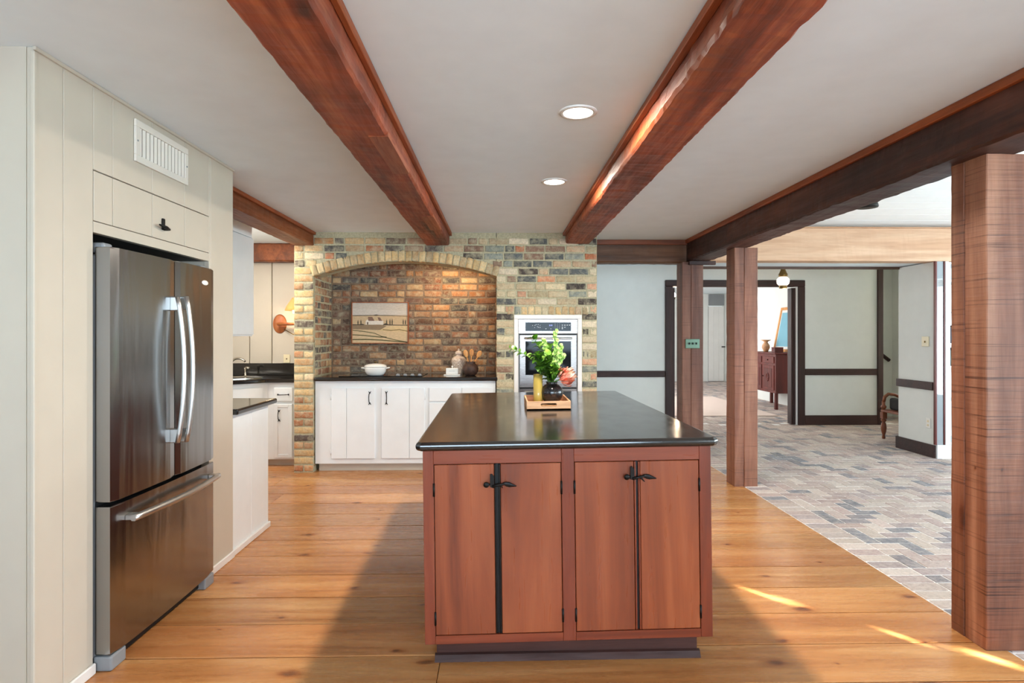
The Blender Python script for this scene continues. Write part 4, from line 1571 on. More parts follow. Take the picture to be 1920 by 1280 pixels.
def strip(rgb, pts, w, l_):
    up_ = [(u, v + w) for u, v in pts]
    dn = [(u, v - w) for u, v in reversed(pts)]
    art(rgb, up_ + dn, l_)


strip((104, 98, 62), [(0, .315), (.2, .285), (.4, .24), (.55, .15), (.75, .08), (1, .012)], .010, 4)
strip((104, 98, 62), [(0, .20), (.2, .185), (.35, .165), (.5, .145), (.62, .14)], .012, 4)
strip((104, 98, 62), [(0, .08), (.25, .085), (.5, .07), (.75, .04), (1, .012)], .014, 4)
strip((128, 108, 66), [(.55, .33), (.7, .31), (.85, .33), (1, .29)], .010, 4)
bm = B()
box(bm, px0 + f_, px1 - f_, PYF - 0.002, PYF + 0.02, pz0 + f_, pz1 - f_)
pt.w('canvas', bm, 'trayw')
me = bpy.data.meshes.new('painted_scene')
vs, fs, cols = [], [], []
for c, pts, l_ in polys:
    k = len(vs)
    y_ = PYF - 0.0024 - 0.00035 * l_
    vs += [(x - pt.loc[0], y_ - pt.loc[1], z_ - pt.loc[2]) for x, z_ in pts]
    fs.append(tuple(range(k, k + len(pts))))
    cols.append(c)
me.from_pydata(vs, [], fs)
at = me.color_attributes.new('tone', 'FLOAT_COLOR', 'CORNER')
for p in me.polygons:
    for li in p.loop_indices:
        at.data[li].color = cols[p.index]
n = N('oil_paint')
a = n.node('ShaderNodeAttribute', attribute_name='tone')
v = n.pos()
f = n.noise(n.map(v, (1, 1, 3)), 30, 4, 0.7)
vr = n.ramp(f, [(0.3, (0.82, 0.82, 0.8, 1)), (0.7, (1.08, 1.06, 1.05, 1))])
n.set(Base_Color=n.mix(1.0, a.outputs['Color'], vr, 'MULTIPLY'), Roughness=0.7)
pt.l('paint', me, n.m)

# ------------------------------------------------------------------ wall oven
ov = T('wall_oven', 'stainless double wall oven with black control panel set in the brick wall', 'oven', (0.494, 6.3, 0.25))
bm = B()
tf = 0.044
for a in ((OX0, OX1, OZ1 - tf, OZ1), (OX0, OX0 + tf, 0.25, OZ1 - tf), (OX1 - tf, OX1, 0.25, OZ1 - tf), (OX0, OX1, 0.20, 0.25)):
    box(bm, a[0], a[1], YF - 0.006, YF + 0.02, a[2], a[3], bev=0.003)
tr = obj('oven_surround', bm, 'whitegloss')
tag(tr, 'white painted wooden frame around the wall oven', 'frame')
ov.w('cabinet_box', boxm(OX0 + tf + .002, OX1 - tf - .002, YF + 0.022, 6.59, 0.26, 1.556), 'greyplastic')
ax0, ax1 = OX0 + tf + .001, OX1 - tf - .001
ov.w('control_panel', boxm(ax0, ax1, YF - 0.010, YF + 0.020, 1.408, 1.557, bev=0.003), 'steelx')
gl = ov.w('display', boxm(0.262, 0.728, YF - 0.013, YF - 0.009, 1.436, 1.524, bev=0.001), 'darkglass')
bm = B()
rr = random.Random(5)


def pr_(x, z, w=0.008, h=0.005):
    box(bm, x - w / 2, x + w / 2, YF - 0.0137, YF - 0.0129, z - h / 2, z + h / 2)


for (x, z) in ((.336, 1.493), (.360, 1.494), (.372, 1.502), (.392, 1.502), (.385, 1.480), (.412, 1.494), (.356, 1.472), (.396, 1.474), (.412, 1.472), (.472, 1.459), (.523, 1.459)):
    pr_(x, z, .007, .005)
for i in range(3):
    for k in range(4):
        pr_(.566 + i * .022, 1.508 - k * .016, .004, .004)
for (x, z) in ((.64, 1.496), (.665, 1.496), (.69, 1.496), (.714, 1.496), (.64, 1.474), (.665, 1.474), (.64, 1.460)):
    pr_(x, z, .012, .007)
obj('printed_symbols', bm, 'print', gl, off=ov.loc)['kind'] = 'stuff'
bm = B()
for x in (.508, .520, .532):
    for dz in (0.006, 0, -0.006):
        box(bm, x - .003, x + .003, YF - 0.0137, YF - 0.0129, 1.4945 + dz - .0008, 1.4945 + dz + .0008)
    box(bm, x + .0022, x + .0036, YF - 0.0137, YF - 0.0129, 1.4885, 1.5005)
obj('digits', bm, 'digits', gl, off=ov.loc)['kind'] = 'stuff'
ov.w('gap', boxm(ax0 + .014, ax1 - .012, YF - 0.004, YF + 0.02, 1.394, 1.408), 'black')


def odoor(z0, z1):
    bm = B()
    a, b = ax0 + 0.014, ax1 - 0.012
    wz0, wz1 = z0 + 0.125, z1 - 0.062
    for q_ in ((a, b, z0, wz0), (a, b, wz1, z1), (a, 0.262, wz0, wz1), (0.728, b, wz0, wz1)):
        box(bm, q_[0], q_[1], YF - 0.014, YF + 0.02, q_[2], q_[3])
    dd = ov.w('door', bm, 'steelx')
    obj('window', boxm(0.262, 0.728, YF - 0.011, YF + 0.015, wz0, wz1), 'darkglass', dd, off=ov.loc)
    bm = B()
    tube(bm, [(0.258, YF - 0.014, z1 - 0.030), (0.262, YF - 0.050, z1 - 0.030), (0.49, YF - 0.056, z1 - 0.030), (0.728, YF - 0.050, z1 - 0.030), (0.732, YF - 0.014, z1 - 0.030)], 0.011, 12)
    obj('handle', bm, 'steelh', dd, off=ov.loc)


odoor(0.862, 1.393)
ov.w('gap', boxm(ax0 + .014, ax1 - .012, YF - 0.004, YF + 0.02, 0.845, 0.861), 'black')
odoor(0.262, 0.844)

# ------------------------------------------------------------------ island
isl = T('kitchen_island', 'red cherry kitchen island cabinet with paired doors and iron latches', 'kitchen island', (0.290, 3.55, 0.004), rot=(0, -0.0125, 0.011))
W2, YF0, YB0 = 0.6165, -1.030, 1.030
bm = boxm(-W2 + .004, W2 - .004, YF0 + 0.022, YB0, 0.09, 0.911)
isl.l('carcass', bm, 'cherry')


def fx(x0, x1, z0, z1, mat, name='stile', b=0.0015):
    return isl.l(name, boxm(x0, x1, YF0, YF0 + 0.022, z0, z1, bev=b), mat)


# face-frame openings
oL, oR = (-0.572, -0.028), (0.026, 0.566)
zt, zb = 0.853, 0.126
fx(-W2, oL[0], 0.09, 0.911, 'cherry')
fx(oR[1], W2, 0.09, 0.911, 'cherry')
fx(oL[1], oR[0], 0.09, 0.911, 'cherry')
for a, b in ((oL[0], oL[1]), (oR[0], oR[1])):
    fx(a + .0003, b - .0003, zt, 0.911, 'cherryX', 'rail')
    fx(a + .0003, b - .0003, 0.09, zb, 'cherryX', 'rail')


def latch(x, z, style):
    bm = B()
    y = YF0
    lathe(bm, [(0.002, -0.017), (0.011, -0.016), (0.0125, -0.012), (0.008, -0.004), (0.006, 0.0)], (x - 0.047, y - .004, z - 0.002), 16, 'Y')
    tube(bm, [(x - 0.047, y - .010, z - .002), (x - 0.026, y - .008, z - .003)], .004, 8)
    prism(bm, [(x - .031, z - .012), (x - .014, z - .018), (x - .014, z + .030), (x - .022, z + .042), (x - .030, z + .040)], 'Y', y - .014, y - .002)
    tube(bm, [(x - .022, y - .012, z - .010), (x + .004, y - .014, z - .004), (x + .030, y - .010, z - .001)], [.007, .006, .005], 8)
    c = Vector((x + 0.047, y - .008, z - .004))
    prof = [(-.024, .004), (-.010, .010), (.004, .011), (.016, .007), (.034, .002)]
    rings = []
    for h, w in prof:
        rings.append([bm.verts.new(c + Vector((h, .004 * math.sin(2 * PI * i / 8), w * math.cos(2 * PI * i / 8) - h * .22))) for i in range(8)])
    for r0, r1 in zip(rings, rings[1:]):
        for i in range(8):
            bm.faces.new((r0[i], r0[(i + 1) % 8], r1[(i + 1) % 8], r1[i]))
    bm.faces.new(rings[0])
    bm.faces.new(list(reversed(rings[-1])))
    if style:
        tube(bm, [(x + .012, y - .012, z - .004), (x + .030, y - .010, z - .024)], [.005, .0022], 6)
    else:
        tube(bm, [(x + .014, y - .012, z - .006), (x + .022, y - .010, z - .018)], [.004, .002], 6)
    return bm


for (a, b), jx, st_, lz, bead in ((oL, -0.302, 0, 0.768, 'black'), (oR, 0.296, 1, 0.789, 'cherry')):
    for (p, q_, side) in ((a + .003, jx - .014, -1), (jx + .014, b - .003, 1)):
        dd = isl.l('door', boxm(p, q_, YF0 + 0.001, YF0 + 0.020, zb + .003, zt - .003, bev=0.002), 'cherryD')
        hx = p - .002 if side < 0 else q_ + .002
        for zz in (0.745, 0.20):
            bm = B()
            tube(bm, [(hx, YF0 - .001, zz - .028), (hx, YF0 - .001, zz + .028)], .0045, 8)
            obj('hinge', bm, 'iron', dd)
        if side < 0:
            obj('latch', latch(jx, lz, st_), 'iron', dd)
    for s in (-1, 1):
        bm = B()
        box(bm, jx + s * .0085 - .0035, jx + s * .0085 + .0035, YF0 - .001, YF0 + .02, zb + .004, zt - .004, bev=0.002, seg=2)
        isl.l('bead', bm, 'iron' if bead == 'black' else 'cherry')
    isl.l('gap_strip', boxm(jx - .005, jx + .005, YF0 + .010, YF0 + .021, zb + .003, zt - .003), 'black')
tk = 0.0125


def skew(bm, zr=0.03):
    for v in bm.verts:
        if v.co.z < zr:
            v.co.z -= v.co.x * tk + 0.004
    return bm


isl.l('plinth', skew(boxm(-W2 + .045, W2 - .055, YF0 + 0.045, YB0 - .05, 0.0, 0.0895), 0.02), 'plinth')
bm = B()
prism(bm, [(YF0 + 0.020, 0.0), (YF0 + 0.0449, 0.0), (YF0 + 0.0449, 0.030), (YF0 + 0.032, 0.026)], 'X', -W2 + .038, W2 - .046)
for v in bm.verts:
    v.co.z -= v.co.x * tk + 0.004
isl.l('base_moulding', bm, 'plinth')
slb = T('island_countertop', 'long black stone slab on top of the red island', 'countertop', (0.290, 3.55, 0.004), rot=(0, -0.0125, 0.011))
bm = B()
x_, yf_, yb_ = 0.645, -1.060, 1.060
cc = 0.022
prism(bm, [(-x_ + cc, yf_), (x_ - cc, yf_), (x_, yf_ + cc), (x_, yb_ - cc), (x_ - cc, yb_), (-x_ + cc, yb_), (-x_, yb_ - cc), (-x_, yf_ + cc)], 'Z', 0.9125, 0.950)
es = [e for e in bm.edges if abs(e.verts[0].co.z - e.verts[1].co.z) < 1e-5]
bmesh.ops.bevel(bm, geom=es, offset=0.0165, segments=5, profile=0.5, affect='EDGES')
o = slb.l('slab', bm, 'granite', smooth=False)

# tray, bottle, vase, greenery
ty = T('wooden_tray', 'light wooden tray with slot handles on the black island top', 'tray', (0.290, 3.68, 0.9545), rot=(0, -0.0125, 0))
tx, t0, t1, th, tz = 0.130, -0.19, 0.19, 0.009, 0.052
ty.l('bottom', boxm(-tx, tx, t0, t1, 0, 0.008), 'trayw')
for s in (-1, 1):
    ty.l('side', boxm(min(s * tx, s * (tx - th)), max(s * tx, s * (tx - th)), t0 + th, t1 - th, 0.0081, tz, bev=0.001), 'trayw')
for ya, yb2 in ((t0, t0 + th), (t1 - th, t1)):
    bm = B()
    hw, hz0, hz1 = 0.048, 0.022, 0.040
    box(bm, -tx, -hw, ya, yb2, 0.0, tz)
    box(bm, hw, tx, ya, yb2, 0.0, tz)
    box(bm, -hw, hw, ya, yb2, 0.0, hz0)
    box(bm, -hw, hw, ya, yb2, hz1, tz)
    for s in (-1, 1):
        r_ = (hz1 - hz0) / 2
        zc_ = (hz0 + hz1) / 2
        for sz in (-1, 1):
            arcp = [(s * hw, zc_ + sz * r_)] + [(s * (hw - r_ + r_ * math.sin(t_ * H90 / 5)), zc_ + sz * r_ * math.cos(t_ * H90 / 5)) for t_ in range(0, 6)]
            prism(bm, arcp[:1] + arcp[1:], 'Y', ya, yb2)
    ty.l('end_panel', bm, 'trayw')
VX, VY, VZ = 0.327, 3.72, 0.9665
va = T('black_vase', 'round black glazed ceramic vase on the wooden tray', 'vase', (VX, VY, VZ))
bm = B()
lathe(bm, [(0.002, 0), (0.040, 0), (0.050, 0.012), (0.066, 0.042), (0.072, 0.072), (0.066, 0.098), (0.048, 0.116), (0.036, 0.122), (0.034, 0.130), (0.040, 0.137), (0.035, 0.137), (0.030, 0.126), (0.05, 0.09), (0.002, 0.02)], (0, 0, 0), 40)
va.l('body', bm, 'blackglaze')
ab = T('amber_bottle', 'slim amber glass cylinder standing beside the black vase', 'bottle', (0.240, 3.71, VZ))
bm = B()
lathe(bm, [(0.002, 0), (0.027, 0), (0.029, 0.004), (0.029, 0.185), (0.026, 0.185), (0.026, 0.008), (0.002, 0.008)], (0, 0, 0), 32)
ab.l('glass', bm, 'amber')

lr = random.Random(21)


def leafmesh(L, w, cup):
    bm = B()
    n = 5
    rows = []
    for k in range(n + 1):
        t = k / n
        ww = w * math.sin(PI * (0.08 + 0.92 * t) ** 0.8) * (1 - 0.1 * t) + 0.0006
        z_ = cup * 4 * t * (1 - t) * 0.5 + t * t * cup * 0.2
        rows.append([bm.verts.new((-ww, t * L, z_ + ww * 0.35)), bm.verts.new((0, t * L, z_)), bm.verts.new((ww, t * L, z_ + ww * 0.35))])
    for a, b in zip(rows, rows[1:]):
        for i in range(2):
            bm.faces.new((a[i], a[i + 1], b[i + 1], b[i])).smooth = True
    bmesh.ops.solidify(bm, geom=bm.faces[:], thickness=0.0006)
    return mk(bm, 'leaf')


def bellmesh(r):
    bm = B()
    lathe(bm, [(0.001, 0), (r * .45, r * .25), (r * .8, r * .7), (r, r * 1.1), (r * 1.02, r * 1.15), (r * .94, r * 1.12), (r * .7, r * .7), (r * .3, r * .3)], (0, 0, 0), 10)
    return mk(bm, 'bell')


LM = [leafmesh(0.048, 0.017, 0.008), leafmesh(0.060, 0.022, 0.012), leafmesh(0.038, 0.015, 0.006)]
BM_ = [bellmesh(0.016), bellmesh(0.020), bellmesh(0.013)]
for m_ in LM:
    m_.materials.append(M['leaf'])
for m_ in BM_:
    m_.materials.append(M['leafpale'])
STEMS = []


def branch(label, end, bend, nn, kind, scale=1.0, start=0.25):
    t = T('leafy_stem', label, 'stem', (VX, VY, VZ + 0.10), 'green stems in the black vase')
    end = Vector(end) - Vector(t.loc)
    pts = []
    for k in range(9):
        s = k / 8
        p = Vector((0, 0, 0)).lerp(end, s)
        p += Vector(bend) * math.sin(PI * s)
        pts.append(p)
    bm = B()
    tube(bm, pts, [0.0028 - 0.0014 * k / 8 for k in range(9)], 6)
    t.l('stem', bm, 'stem')
    for i in range(nn):
        s = start + (1 - start) * (i + 0.5) / nn
        f = s * 8
        k = min(7, int(f))
        p = pts[k].lerp(pts[k + 1], f - k)
        d = (pts[k + 1] - pts[k]).normalized()
        an = i * 2.4 + lr.uniform(-.4, .4)
        side = d.cross(Vector((math.cos(an), math.sin(an), 0.1))).normalized()
        dirv = (side + d * lr.uniform(0.1, 0.7)).normalized()
        if kind == 'bell' and s > 0.35:
            me = lr.choice(BM_)
            q_ = dirv.to_track_quat('Z', 'Y')
            nm = 'bell'
        else:
            me = lr.choice(LM)
            q_ = dirv.to_track_quat('Y', 'Z')
            nm = 'leaf'
        o = obj(nm, me, 'leaf', t.e)
        o.location = p
        o.rotation_mode = 'QUATERNION'
        o.rotation_quaternion = q_
        sc_ = scale * lr.uniform(0.75, 1.15) * (1.0 - 0.35 * s if kind == 'bell' else 1)
        o.scale = (sc_, sc_, sc_)


branch('tallest pale green bell stem rising right of the bouquet middle', (0.352, 3.74, 1.425), (0.01, 0, 0), 34, 'bell', 1.05)
branch('leafy green stem rising on the left of the bouquet', (0.205, 3.72, 1.385), (0.02, 0, 0.02), 28, 'leaf', 0.95)
branch('thin leafy stem reaching furthest left out of the vase', (0.060, 3.72, 1.315), (0.01, 0, 0.05), 16, 'leaf', 0.75, 0.35)
branch('pale bell stem bending right above the salmon flower', (0.405, 3.72, 1.27), (0.0, 0, 0.05), 24, 'bell', 1.05)
for lab, e, bnd, kd in (('short leafy stem in the front left of the bouquet', (0.225, 3.66, 1.27), (0, -.01, .02), 'leaf'),
                        ('short leafy stem in the front middle of the bouquet', (0.30, 3.63, 1.27), (0, -.01, .02), 'leaf'),
                        ('bell stem in the middle of the bouquet', (0.275, 3.70, 1.37), (0, 0, .01), 'bell'),
                        ('leafy stem at the back of the bouquet', (0.32, 3.82, 1.33), (0, .01, .02), 'leaf'),
                        ('low leafy stem hanging over the vase front', (0.345, 3.64, 1.17), (0, -.02, .05), 'leaf'),
                        ('low leafy stem hanging over the amber bottle', (0.235, 3.68, 1.20), (0, -.01, .06), 'leaf'),
                        ('pale bell stem leaning right at half height', (0.385, 3.69, 1.33), (.01, 0, .02), 'bell')):
    branch(lab, e, bnd, 30, kd, 1.05, 0.15)
# protea
ptq = T('protea_flower', 'salmon pink protea bloom leaning out to the right of the vase', 'flower', (VX, VY, VZ + 0.10))
bm = B()
tube(bm, [(0, 0, 0), (0.02, -0.01, 0.04), (0.055, -0.02, 0.055)], 0.004, 8)
ptq.l('stem', bm, 'stem')
axis_ = Vector((0.86, -0.22, 0.50)).normalized()
c0 = Vector((0.050, -0.02, 0.050))
qa = axis_.to_track_quat('Z', 'Y')
bm = B()
lathe(bm, [(0.002, 0), (0.022, 0.006), (0.030, 0.025), (0.026, 0.05), (0.012, 0.075), (0.002, 0.085)], (0, 0, 0), 18)
bmesh.ops.transform(bm, matrix=Matrix.Translation(c0) @ qa.to_matrix().to_4x4(), verts=bm.verts[:])
ptq.l('core', bm, 'petalpale')


def petal(L, w):
    bm = B()
    rows = []
    for k in range(6):
        t_ = k / 5
        ww = w * (0.5 + 0.8 * t_) * (1 if t_ < .75 else (1.02 - t_) * 3.9)
        out = 0.016 * math.sin(PI * t_ * 0.8)
        rows.append([bm.verts.new((-ww, out, t_ * L)), bm.verts.new((0, out + .003, t_ * L)), bm.verts.new((ww, out, t_ * L))])
    for a_, b_ in zip(rows, rows[1:]):
        for i in range(2):
            bm.faces.new((a_[i], a_[i + 1], b_[i + 1], b_[i])).smooth = True
    bmesh.ops.solidify(bm, geom=bm.faces[:], thickness=0.001)
    return mk(bm, 'petal')


PM = [petal(0.085, 0.0085), petal(0.072, 0.009), petal(0.058, 0.009)]
for m_, k_ in zip(PM, ('petalpale', 'petal', 'petal')):
    m_.materials.append(M[k_])
for rg in range(4):
    nn = 11
    for i in range(nn):
        an = 2 * PI * (i + rg * 0.5) / nn
        o = obj('petal', PM[min(rg, 2)], 'petal', ptq.e)
        rad = 0.014 + 0.006 * rg
        loc = Vector((math.cos(an) * rad, math.sin(an) * rad, 0.024 - 0.007 * rg))
        tilt = 0.10 + 0.13 * rg
        m4 = Matrix.Translation(c0) @ qa.to_matrix().to_4x4() @ Matrix.Translation(loc) @ Matrix.Rotation(an - H90, 4, 'Z') @ Matrix.Rotation(-tilt, 4, 'X')
        o.matrix_local = m4

# ------------------------------------------------------------------ recessed lights
def downlight(label, x, y, power):
    t = T('recessed_light', label, 'ceiling light', (x, y, 2.44), 'recessed ceiling lights')
    bm = B()
    lathe(bm, [(0.088, 0), (0.088, -0.005), (0.070, -0.007), (0.068, -0.001)], (0, 0, -0.0003), 40, cap=False)
    t.l('trim_ring', bm, 'whitegloss')
    bm = B()
    lathe(bm, [(0.002, -0.004), (0.070, -0.004), (0.070, -0.001)], (0, 0, 0), 40)
    t.l('lens', bm, 'lens')
    l = light('lamp_light', 'AREA', (x, y, 2.418), power, WARM, 0.13, spread=PI)
    return t


downlight('lit recessed ceiling light nearest the island, between the two beams', 0.366, 2.761, 36)
downlight('lit recessed ceiling light further back, nearer the oven', 0.370, 4.016, 42)
downlight('lit recessed ceiling light over the corner sink nook', -2.55, 5.70, 20)
light('lamp_light', 'AREA', (-0.55, 6.33, 2.20), 9, (1.0, 0.70, 0.42), 0.5, 0.12, (0, 0, 0))
light('lamp_light', 'POINT', (-2.34, 6.80, 1.60), 2.0, (1.0, 0.7, 0.42), 0.03)
hl = T('niche_lamp', 'small warm lamp hidden above the arch inside the niche', 'lamp', (-0.45, 6.36, 2.24))
hl.w('housing', boxm(-0.60, -0.30, 6.31, 6.41, 2.225, 2.359, bev=0.004), 'iron')

# ------------------------------------------------------------------ hall and far room things
pd = T('hall_pendant', 'brass and frosted glass lantern hanging from the hall ceiling', 'pendant lamp', (4.05, 8.3, 2.05))
PC = (4.01, 8.3)
bm = B()
lathe(bm, [(0.004, 2.46), (0.05, 2.455), (0.05, 2.44), (0.01, 2.43), (0.008, 2.345), (0.028, 2.34), (0.034, 2.31), (0.050, 2.27), (0.060, 2.255), (0.060, 2.225), (0.052, 2.215)], (PC[0], PC[1], 0), 24)
pd.w('canopy', bm, 'brass')
bm = B()
lathe(bm, [(0.050, 2.215), (0.078, 2.19), (0.085, 2.16), (0.078, 2.12), (0.052, 2.095)], (PC[0], PC[1], 0), 28)
pd.w('globe', bm, 'lampglass')
bm = B()
lathe(bm, [(0.052, 2.094), (0.056, 2.085), (0.052, 2.055), (0.03, 2.05)], (PC[0], PC[1], 0), 24)
pd.w('base', bm, 'brass')
light('lamp_light', 'POINT', (4.05, 8.3, 1.98), 4, (1.0, 0.82, 0.6), 0.06)
# bulb added for a reflected sparkle at the doorway jamb
jl = T('jamb_sparkle', 'small added bulb standing for a reflected sparkle inside the doorway', 'lamp', (2.75, 9.27, 1.98))
bm = B()
tube(bm, [(2.72, 9.24, 1.93), (2.735, 9.26, 1.94), (2.755, 9.27, 1.96), (2.755, 9.27, 1.985)], 0.008, 8)
lathe(bm, [(0.03, 1.985), (0.022, 1.99)], (2.755, 9.27, 0), 14)
jl.w('bracket', bm, 'brass')
bm = B()
lathe(bm, [(0.002, 1.99), (0.014, 2.0), (0.018, 2.02), (0.012, 2.045), (0.002, 2.06)], (2.755, 9.27, 0), 14)
jl.w('bulb', bm, 'bulb')
light('lamp_light', 'POINT', (2.80, 9.34, 2.03), 6, (1.0, 0.75, 0.5), 0.03)  # added light to go with the jamb sparkle
# folded dark door leaves at the right jamb
fdn = struct('door_2', boxm(4.563, 4.574, FY - 0.02, FY + 0.10, 0.012, 2.12), 'mahog', 'dark folding door leaves folded back at the right jamb', 'door')
obj('leaf', boxm(4.505, 4.530, FY - 0.02, FY + 0.10, 0.012, 2.12, bev=0.003), 'mahog', fdn)
obj('leaf', boxm(4.538, 4.560, FY - 0.02, FY + 0.10, 0.012, 2.12, bev=0.003), 'mahog', fdn)
obj('jamb', boxm(4.575, 4.61, FY - 0.01, FY + 0.12, 0, 2.14), 'whitegloss', fdn)
fdl = struct('door_3', boxm(2.668, 2.70, FY + 0.0, FY + 0.14, 0.012, 2.12, bev=0.003), 'mahog', 'dark folding door leaf at the left jamb', 'door')

# outlet + switch on the right wall column
sw2 = T('wall_switch', 'ivory light switch on the white wall end', 'switch', (CXW, 6.75, 1.27))
sw2.w('plate', boxm(CXW - 0.008, CXW - .0005, 6.695, 6.810, 1.262, 1.378, bev=0.003), 'ivory')
sw2.w('toggle', boxm(CXW - 0.020, CXW - 0.0085, 6.745, 6.757, 1.306, 1.328, bev=0.002), 'brass')
ot2 = T('wall_outlet', 'white outlet low on the white wall end', 'outlet', (CXW, 6.70, 0.33))
ot2.w('plate', boxm(CXW - 0.008, CXW - .0005, 6.67, 6.74, 0.325, 0.44, bev=0.003), 'whiteplastic')
for zz in (0.36, 0.405):
    ot2.w('socket', boxm(CXW - 0.0095, CXW - 0.0081, 6.69, 6.72, zz - .012, zz + .012, bev=0.0005), 'ivory')

# glazed bookcase right of the column
bc = T('glazed_bookcase', 'white and dark red bookcase with glass doors, mostly hidden by the nearest post', 'bookcase', (5.5, 6.75, 0))
bc.w('plinth', boxm(4.935, 6.2, 6.575, 7.05, 0.0, 0.155), 'white')
bc.w('side_panel', boxm(5.082, 5.10, 6.60, 7.06, 0.156, 2.22), 'white')
bc.w('side_panel', boxm(6.18, 6.2, 6.60, 7.06, 0.156, 2.22), 'white')
bc.w('back_panel', boxm(5.10, 6.18, 7.05, 7.08, 0.156, 2.22), 'white')
for z_ in (0.156, 0.62, 1.02, 1.28, 1.66, 2.0, 2.20):
    bc.w('shelf', boxm(5.10, 6.18, 6.62, 7.05, z_, z_ + 0.022), 'white')
gd = bc.w('door', boxm(4.905, 4.925, 6.565, 6.598, 0.156, 2.225, bev=0.002), 'redcab')
obj('stile', boxm(5.005, 5.022, 6.568, 6.598, 0.156, 2.225, bev=0.002), 'redcab', gd, off=bc.loc)
_g = N('reflective_pane')
_g.set(Base_Color=(0.30, 0.33, 0.35, 1), Roughness=0.04, Metallic=0.0, Specular_IOR_Level=1.0, Coat_Weight=1.0, Coat_IOR=1.7, Coat_Roughness=0.02)
obj('pane', boxm(4.926, 5.004, 6.578, 6.586, 0.156, 2.225), _g.m, gd, off=bc.loc)
gd2 = bc.w('door', boxm(5.023, 5.06, 6.568, 6.598, 0.156, 2.225, bev=0.002), 'white')
bk = random.Random(4)
BC_ = [(110, 48, 30), (60, 70, 80), (150, 130, 100), (44, 38, 36), (96, 84, 60), (70, 36, 30)]
mats_b = [plain('book_cover', c, 0.6) for c in BC_]
names_b = ['brown', 'slate blue', 'tan', 'black', 'olive', 'maroon']
for si, z_ in enumerate((1.302, 1.042)):
    x = 5.115
    for k in range(5):
        w = bk.uniform(.025, .04)
        h = bk.uniform(.17, .21)
        ci = (k + si) % 6
        o = obj('book', boxm(0, w, 0, 0.15, 0, h, bev=0.002), mats_b[ci])
        o.location = (x, 6.65, z_)
        tag(o, '%s book on the %s bookcase shelf seen beside the nearest post' % (names_b[ci], 'upper' if si == 0 else 'lower'), 'book', 'books in the glazed bookcase')
        x += w + .003

# bench with turned leg
bn = T('wooden_bench', 'turned leg wooden bench with curved arm half hidden behind the white wall end', 'bench', (5.5, 7.8, 0))


def turned(x, y):
    bm = B()
    lathe(bm, [(0.018, 0), (0.022, 0.02), (0.016, 0.05), (0.030, 0.10), (0.036, 0.15), (0.030, 0.20), (0.018, 0.225), (0.034, 0.245), (0.034, 0.26), (0.02, 0.27)], (x, y, 0), 16)
    box(bm, x - .03, x + .03, y - .03, y + .03, 0.27, 0.36, bev=0.003)
    return bm


for (x, y) in ((5.165, 7.86), (6.10, 7.86), (5.165, 7.50), (6.10, 7.50)):
    bn.w('leg', turned(x, y), 'benchw')
bn.w('seat', boxm(5.14, 6.13, 7.47, 7.89, 0.361, 0.395, bev=0.006), 'benchw')
bn.w('apron', boxm(5.197, 6.07, 7.45, 7.468, 0.28, 0.36), 'benchw')
for y in (7.50, 7.86):
    bm = B()
    lathe(bm, [(0.02, 0.396), (0.034, 0.42), (0.034, 0.44), (0.02, 0.455), (0.024, 0.50)], (5.165, y, 0), 14)
    tube(bm, [(5.165, y, 0.49), (5.18, y, 0.56), (5.23, y, 0.60), (5.32, y, 0.59), (5.42, y, 0.54), (5.5, y, 0.51)], [.02, .022, .022, .02, .018, .016], 10)
    bn.w('arm', bm, 'benchw')
bm = boxm(5.205, 5.30, 7.54, 7.82, 0.398, 0.555, bev=0.03, seg=3)
o = obj('cushion', bm, 'cushion')
tag(o, 'black cushion on the wooden bench end', 'cushion')

# far room: rug, cabinet, vase, box, leaning picture
o = obj('rug', boxm(2.4, 4.78, 10.06, 13.2, 0.0025, 0.012, bev=0.003), 'rug')
tag(o, 'pale pinkish rug on the bricks beyond the doorway', 'rug')
rc = T('red_cabinet', 'red lacquered cabinet with carved oval beyond the doorway', 'cabinet', (5.37, 11.45, 0))
CX0, CX1, CY0, CY1 = 5.135, 5.60, 10.93, 12.05
rc.w('body', boxm(CX0 + .01, CX1, CY0, CY1, 0.30, 1.03, bev=0.004), 'redcab')
rc.w('top', boxm(CX0 - .015, CX1 + .01, CY0 - .02, CY1 + .02, 1.031, 1.06, bev=0.005), 'redcab')
for (x, y) in ((CX0 + .03, CY0 + .03), (CX1 - .03, CY0 + .03), (CX0 + .03, CY1 - .03), (CX1 - .03, CY1 - .03)):
    rc.w('leg', boxm(x - .026, x + .026, y - .026, y + .026, 0.0, 0.299), 'redcab')
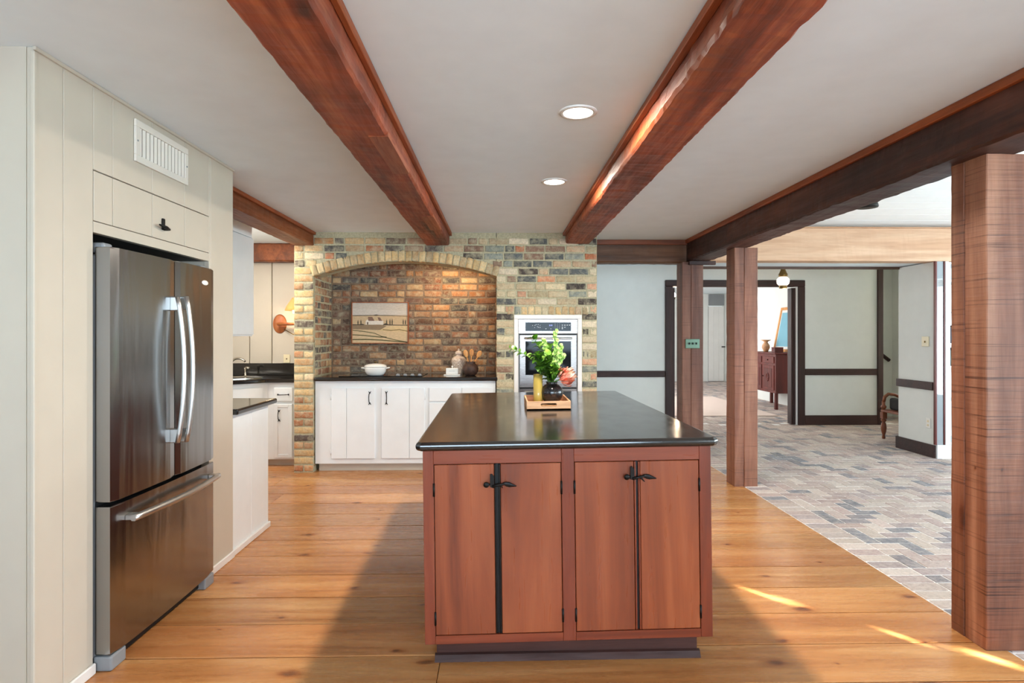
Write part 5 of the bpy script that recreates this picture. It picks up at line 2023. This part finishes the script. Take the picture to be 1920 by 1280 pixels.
for (a, b) in ((CY0 + .06, CY0 + .53), (CY0 + .58, CY1 - .06)):
    dq = rc.w('drawer', boxm(CX0 - .006, CX0 + .012, a, b, 0.86, 0.98, bev=0.004), 'redcab')
    bm = B()
    lathe(bm, [(0.014, 0), (0.012, -0.012), (0.002, -0.018)], (CX0 - .006, (a + b) / 2, 0.92), 14, 'X')
    obj('knob', bm, 'iron', dq, off=rc.loc)
    dq = rc.w('door', boxm(CX0 - .004, CX0 + .012, a, b, 0.35, 0.82, bev=0.004), 'redcab')
    obj('panel', boxm(CX0 - .010, CX0 - .003, a + .07, b - .07, 0.40, 0.76, bev=0.004), 'redcab', dq, off=rc.loc)
    bm = B()
    lathe(bm, [(0.055, 0), (0.055, -0.010), (0.045, -0.012), (0.045, -0.002)], (CX0 - .010, (a + b) / 2, 0.59), 24, 'X', sx=1.0, sy=1.5)
    for k in range(5):
        lathe(bm, [(0.013, 0), (0.010, -0.008)], (CX0 - .010, (a + b) / 2 + .02 * math.cos(k * 1.256), 0.59 + .038 * math.sin(k * 1.256)), 8, 'X')
    obj('carving', bm, 'redcab', dq, off=rc.loc)
    bm = B()
    lathe(bm, [(0.012, 0), (0.010, -0.012), (0.002, -0.016)], (CX0 - .004, b - .03, 0.60), 12, 'X')
    obj('knob', bm, 'iron', dq, off=rc.loc)
fv = T('flared_vase', 'small orange wooden vase with flared rim on the red cabinet', 'vase', (5.27, 11.62, 1.0605))
bm = B()
lathe(bm, [(0.002, 0), (0.04, 0), (0.05, 0.03), (0.075, 0.08), (0.07, 0.13), (0.035, 0.18), (0.04, 0.20), (0.10, 0.235), (0.095, 0.238), (0.03, 0.20), (0.05, 0.1), (0.002, 0.02)], (0, 0, 0), 24)
fv.l('body', bm, 'trayw')
sb = T('small_box', 'small dark red box beside the flared vase', 'box', (5.24, 11.08, 1.0605))
sb.l('body', boxm(-.07, .09, -.06, .08, 0, 0.075, bev=0.002), 'redcab')
sb.l('lid', boxm(-.072, .092, -.062, .082, 0.0755, 0.10, bev=0.003), 'redcab')
lp = T('leaning_picture', 'large orange framed picture leaning on the red cabinet', 'picture', (5.24, 11.10, 1.062), rot=(math.radians(-11), 0, -H90))
lp.e.location = (5.43, 11.64, 1.066)
lp.loc = (5.43, 11.64, 1.066)
bm = B()
fw = 0.055
for a in ((0, .75, 0, fw), (0, .75, .88 - fw, .88), (0, fw, fw, .88 - fw), (.75 - fw, .75, fw, .88 - fw)):
    box(bm, a[0], a[1], -0.015, 0.015, a[2], a[3], bev=0.003)
lp.l('frame', bm, 'spoonw')
lp.l('mat_board', boxm(fw, .75 - fw, -.004, .006, fw, .88 - fw), 'whitegloss')
lp.l('print', boxm(fw + .03, .75 - fw - .03, -.0055, -.0042, fw + .05, .88 - fw - .05), plain('sea_blue_print', (120, 176, 196), 0.3))
# hanging shade in the brick room, only its rim shows under the carrying beam
hs = T('hanging_shade', 'dark metal shade hanging below the shiplap ceiling', 'pendant lamp', (3.14, 5.0, 2.485))
bm = B()
lathe(bm, [(0.085, 2.485), (0.088, 2.495), (0.075, 2.54), (0.04, 2.60), (0.012, 2.64), (0.006, 3.345)], (3.14, 5.0, 0), 28)
hs.w('shade', bm, 'iron')
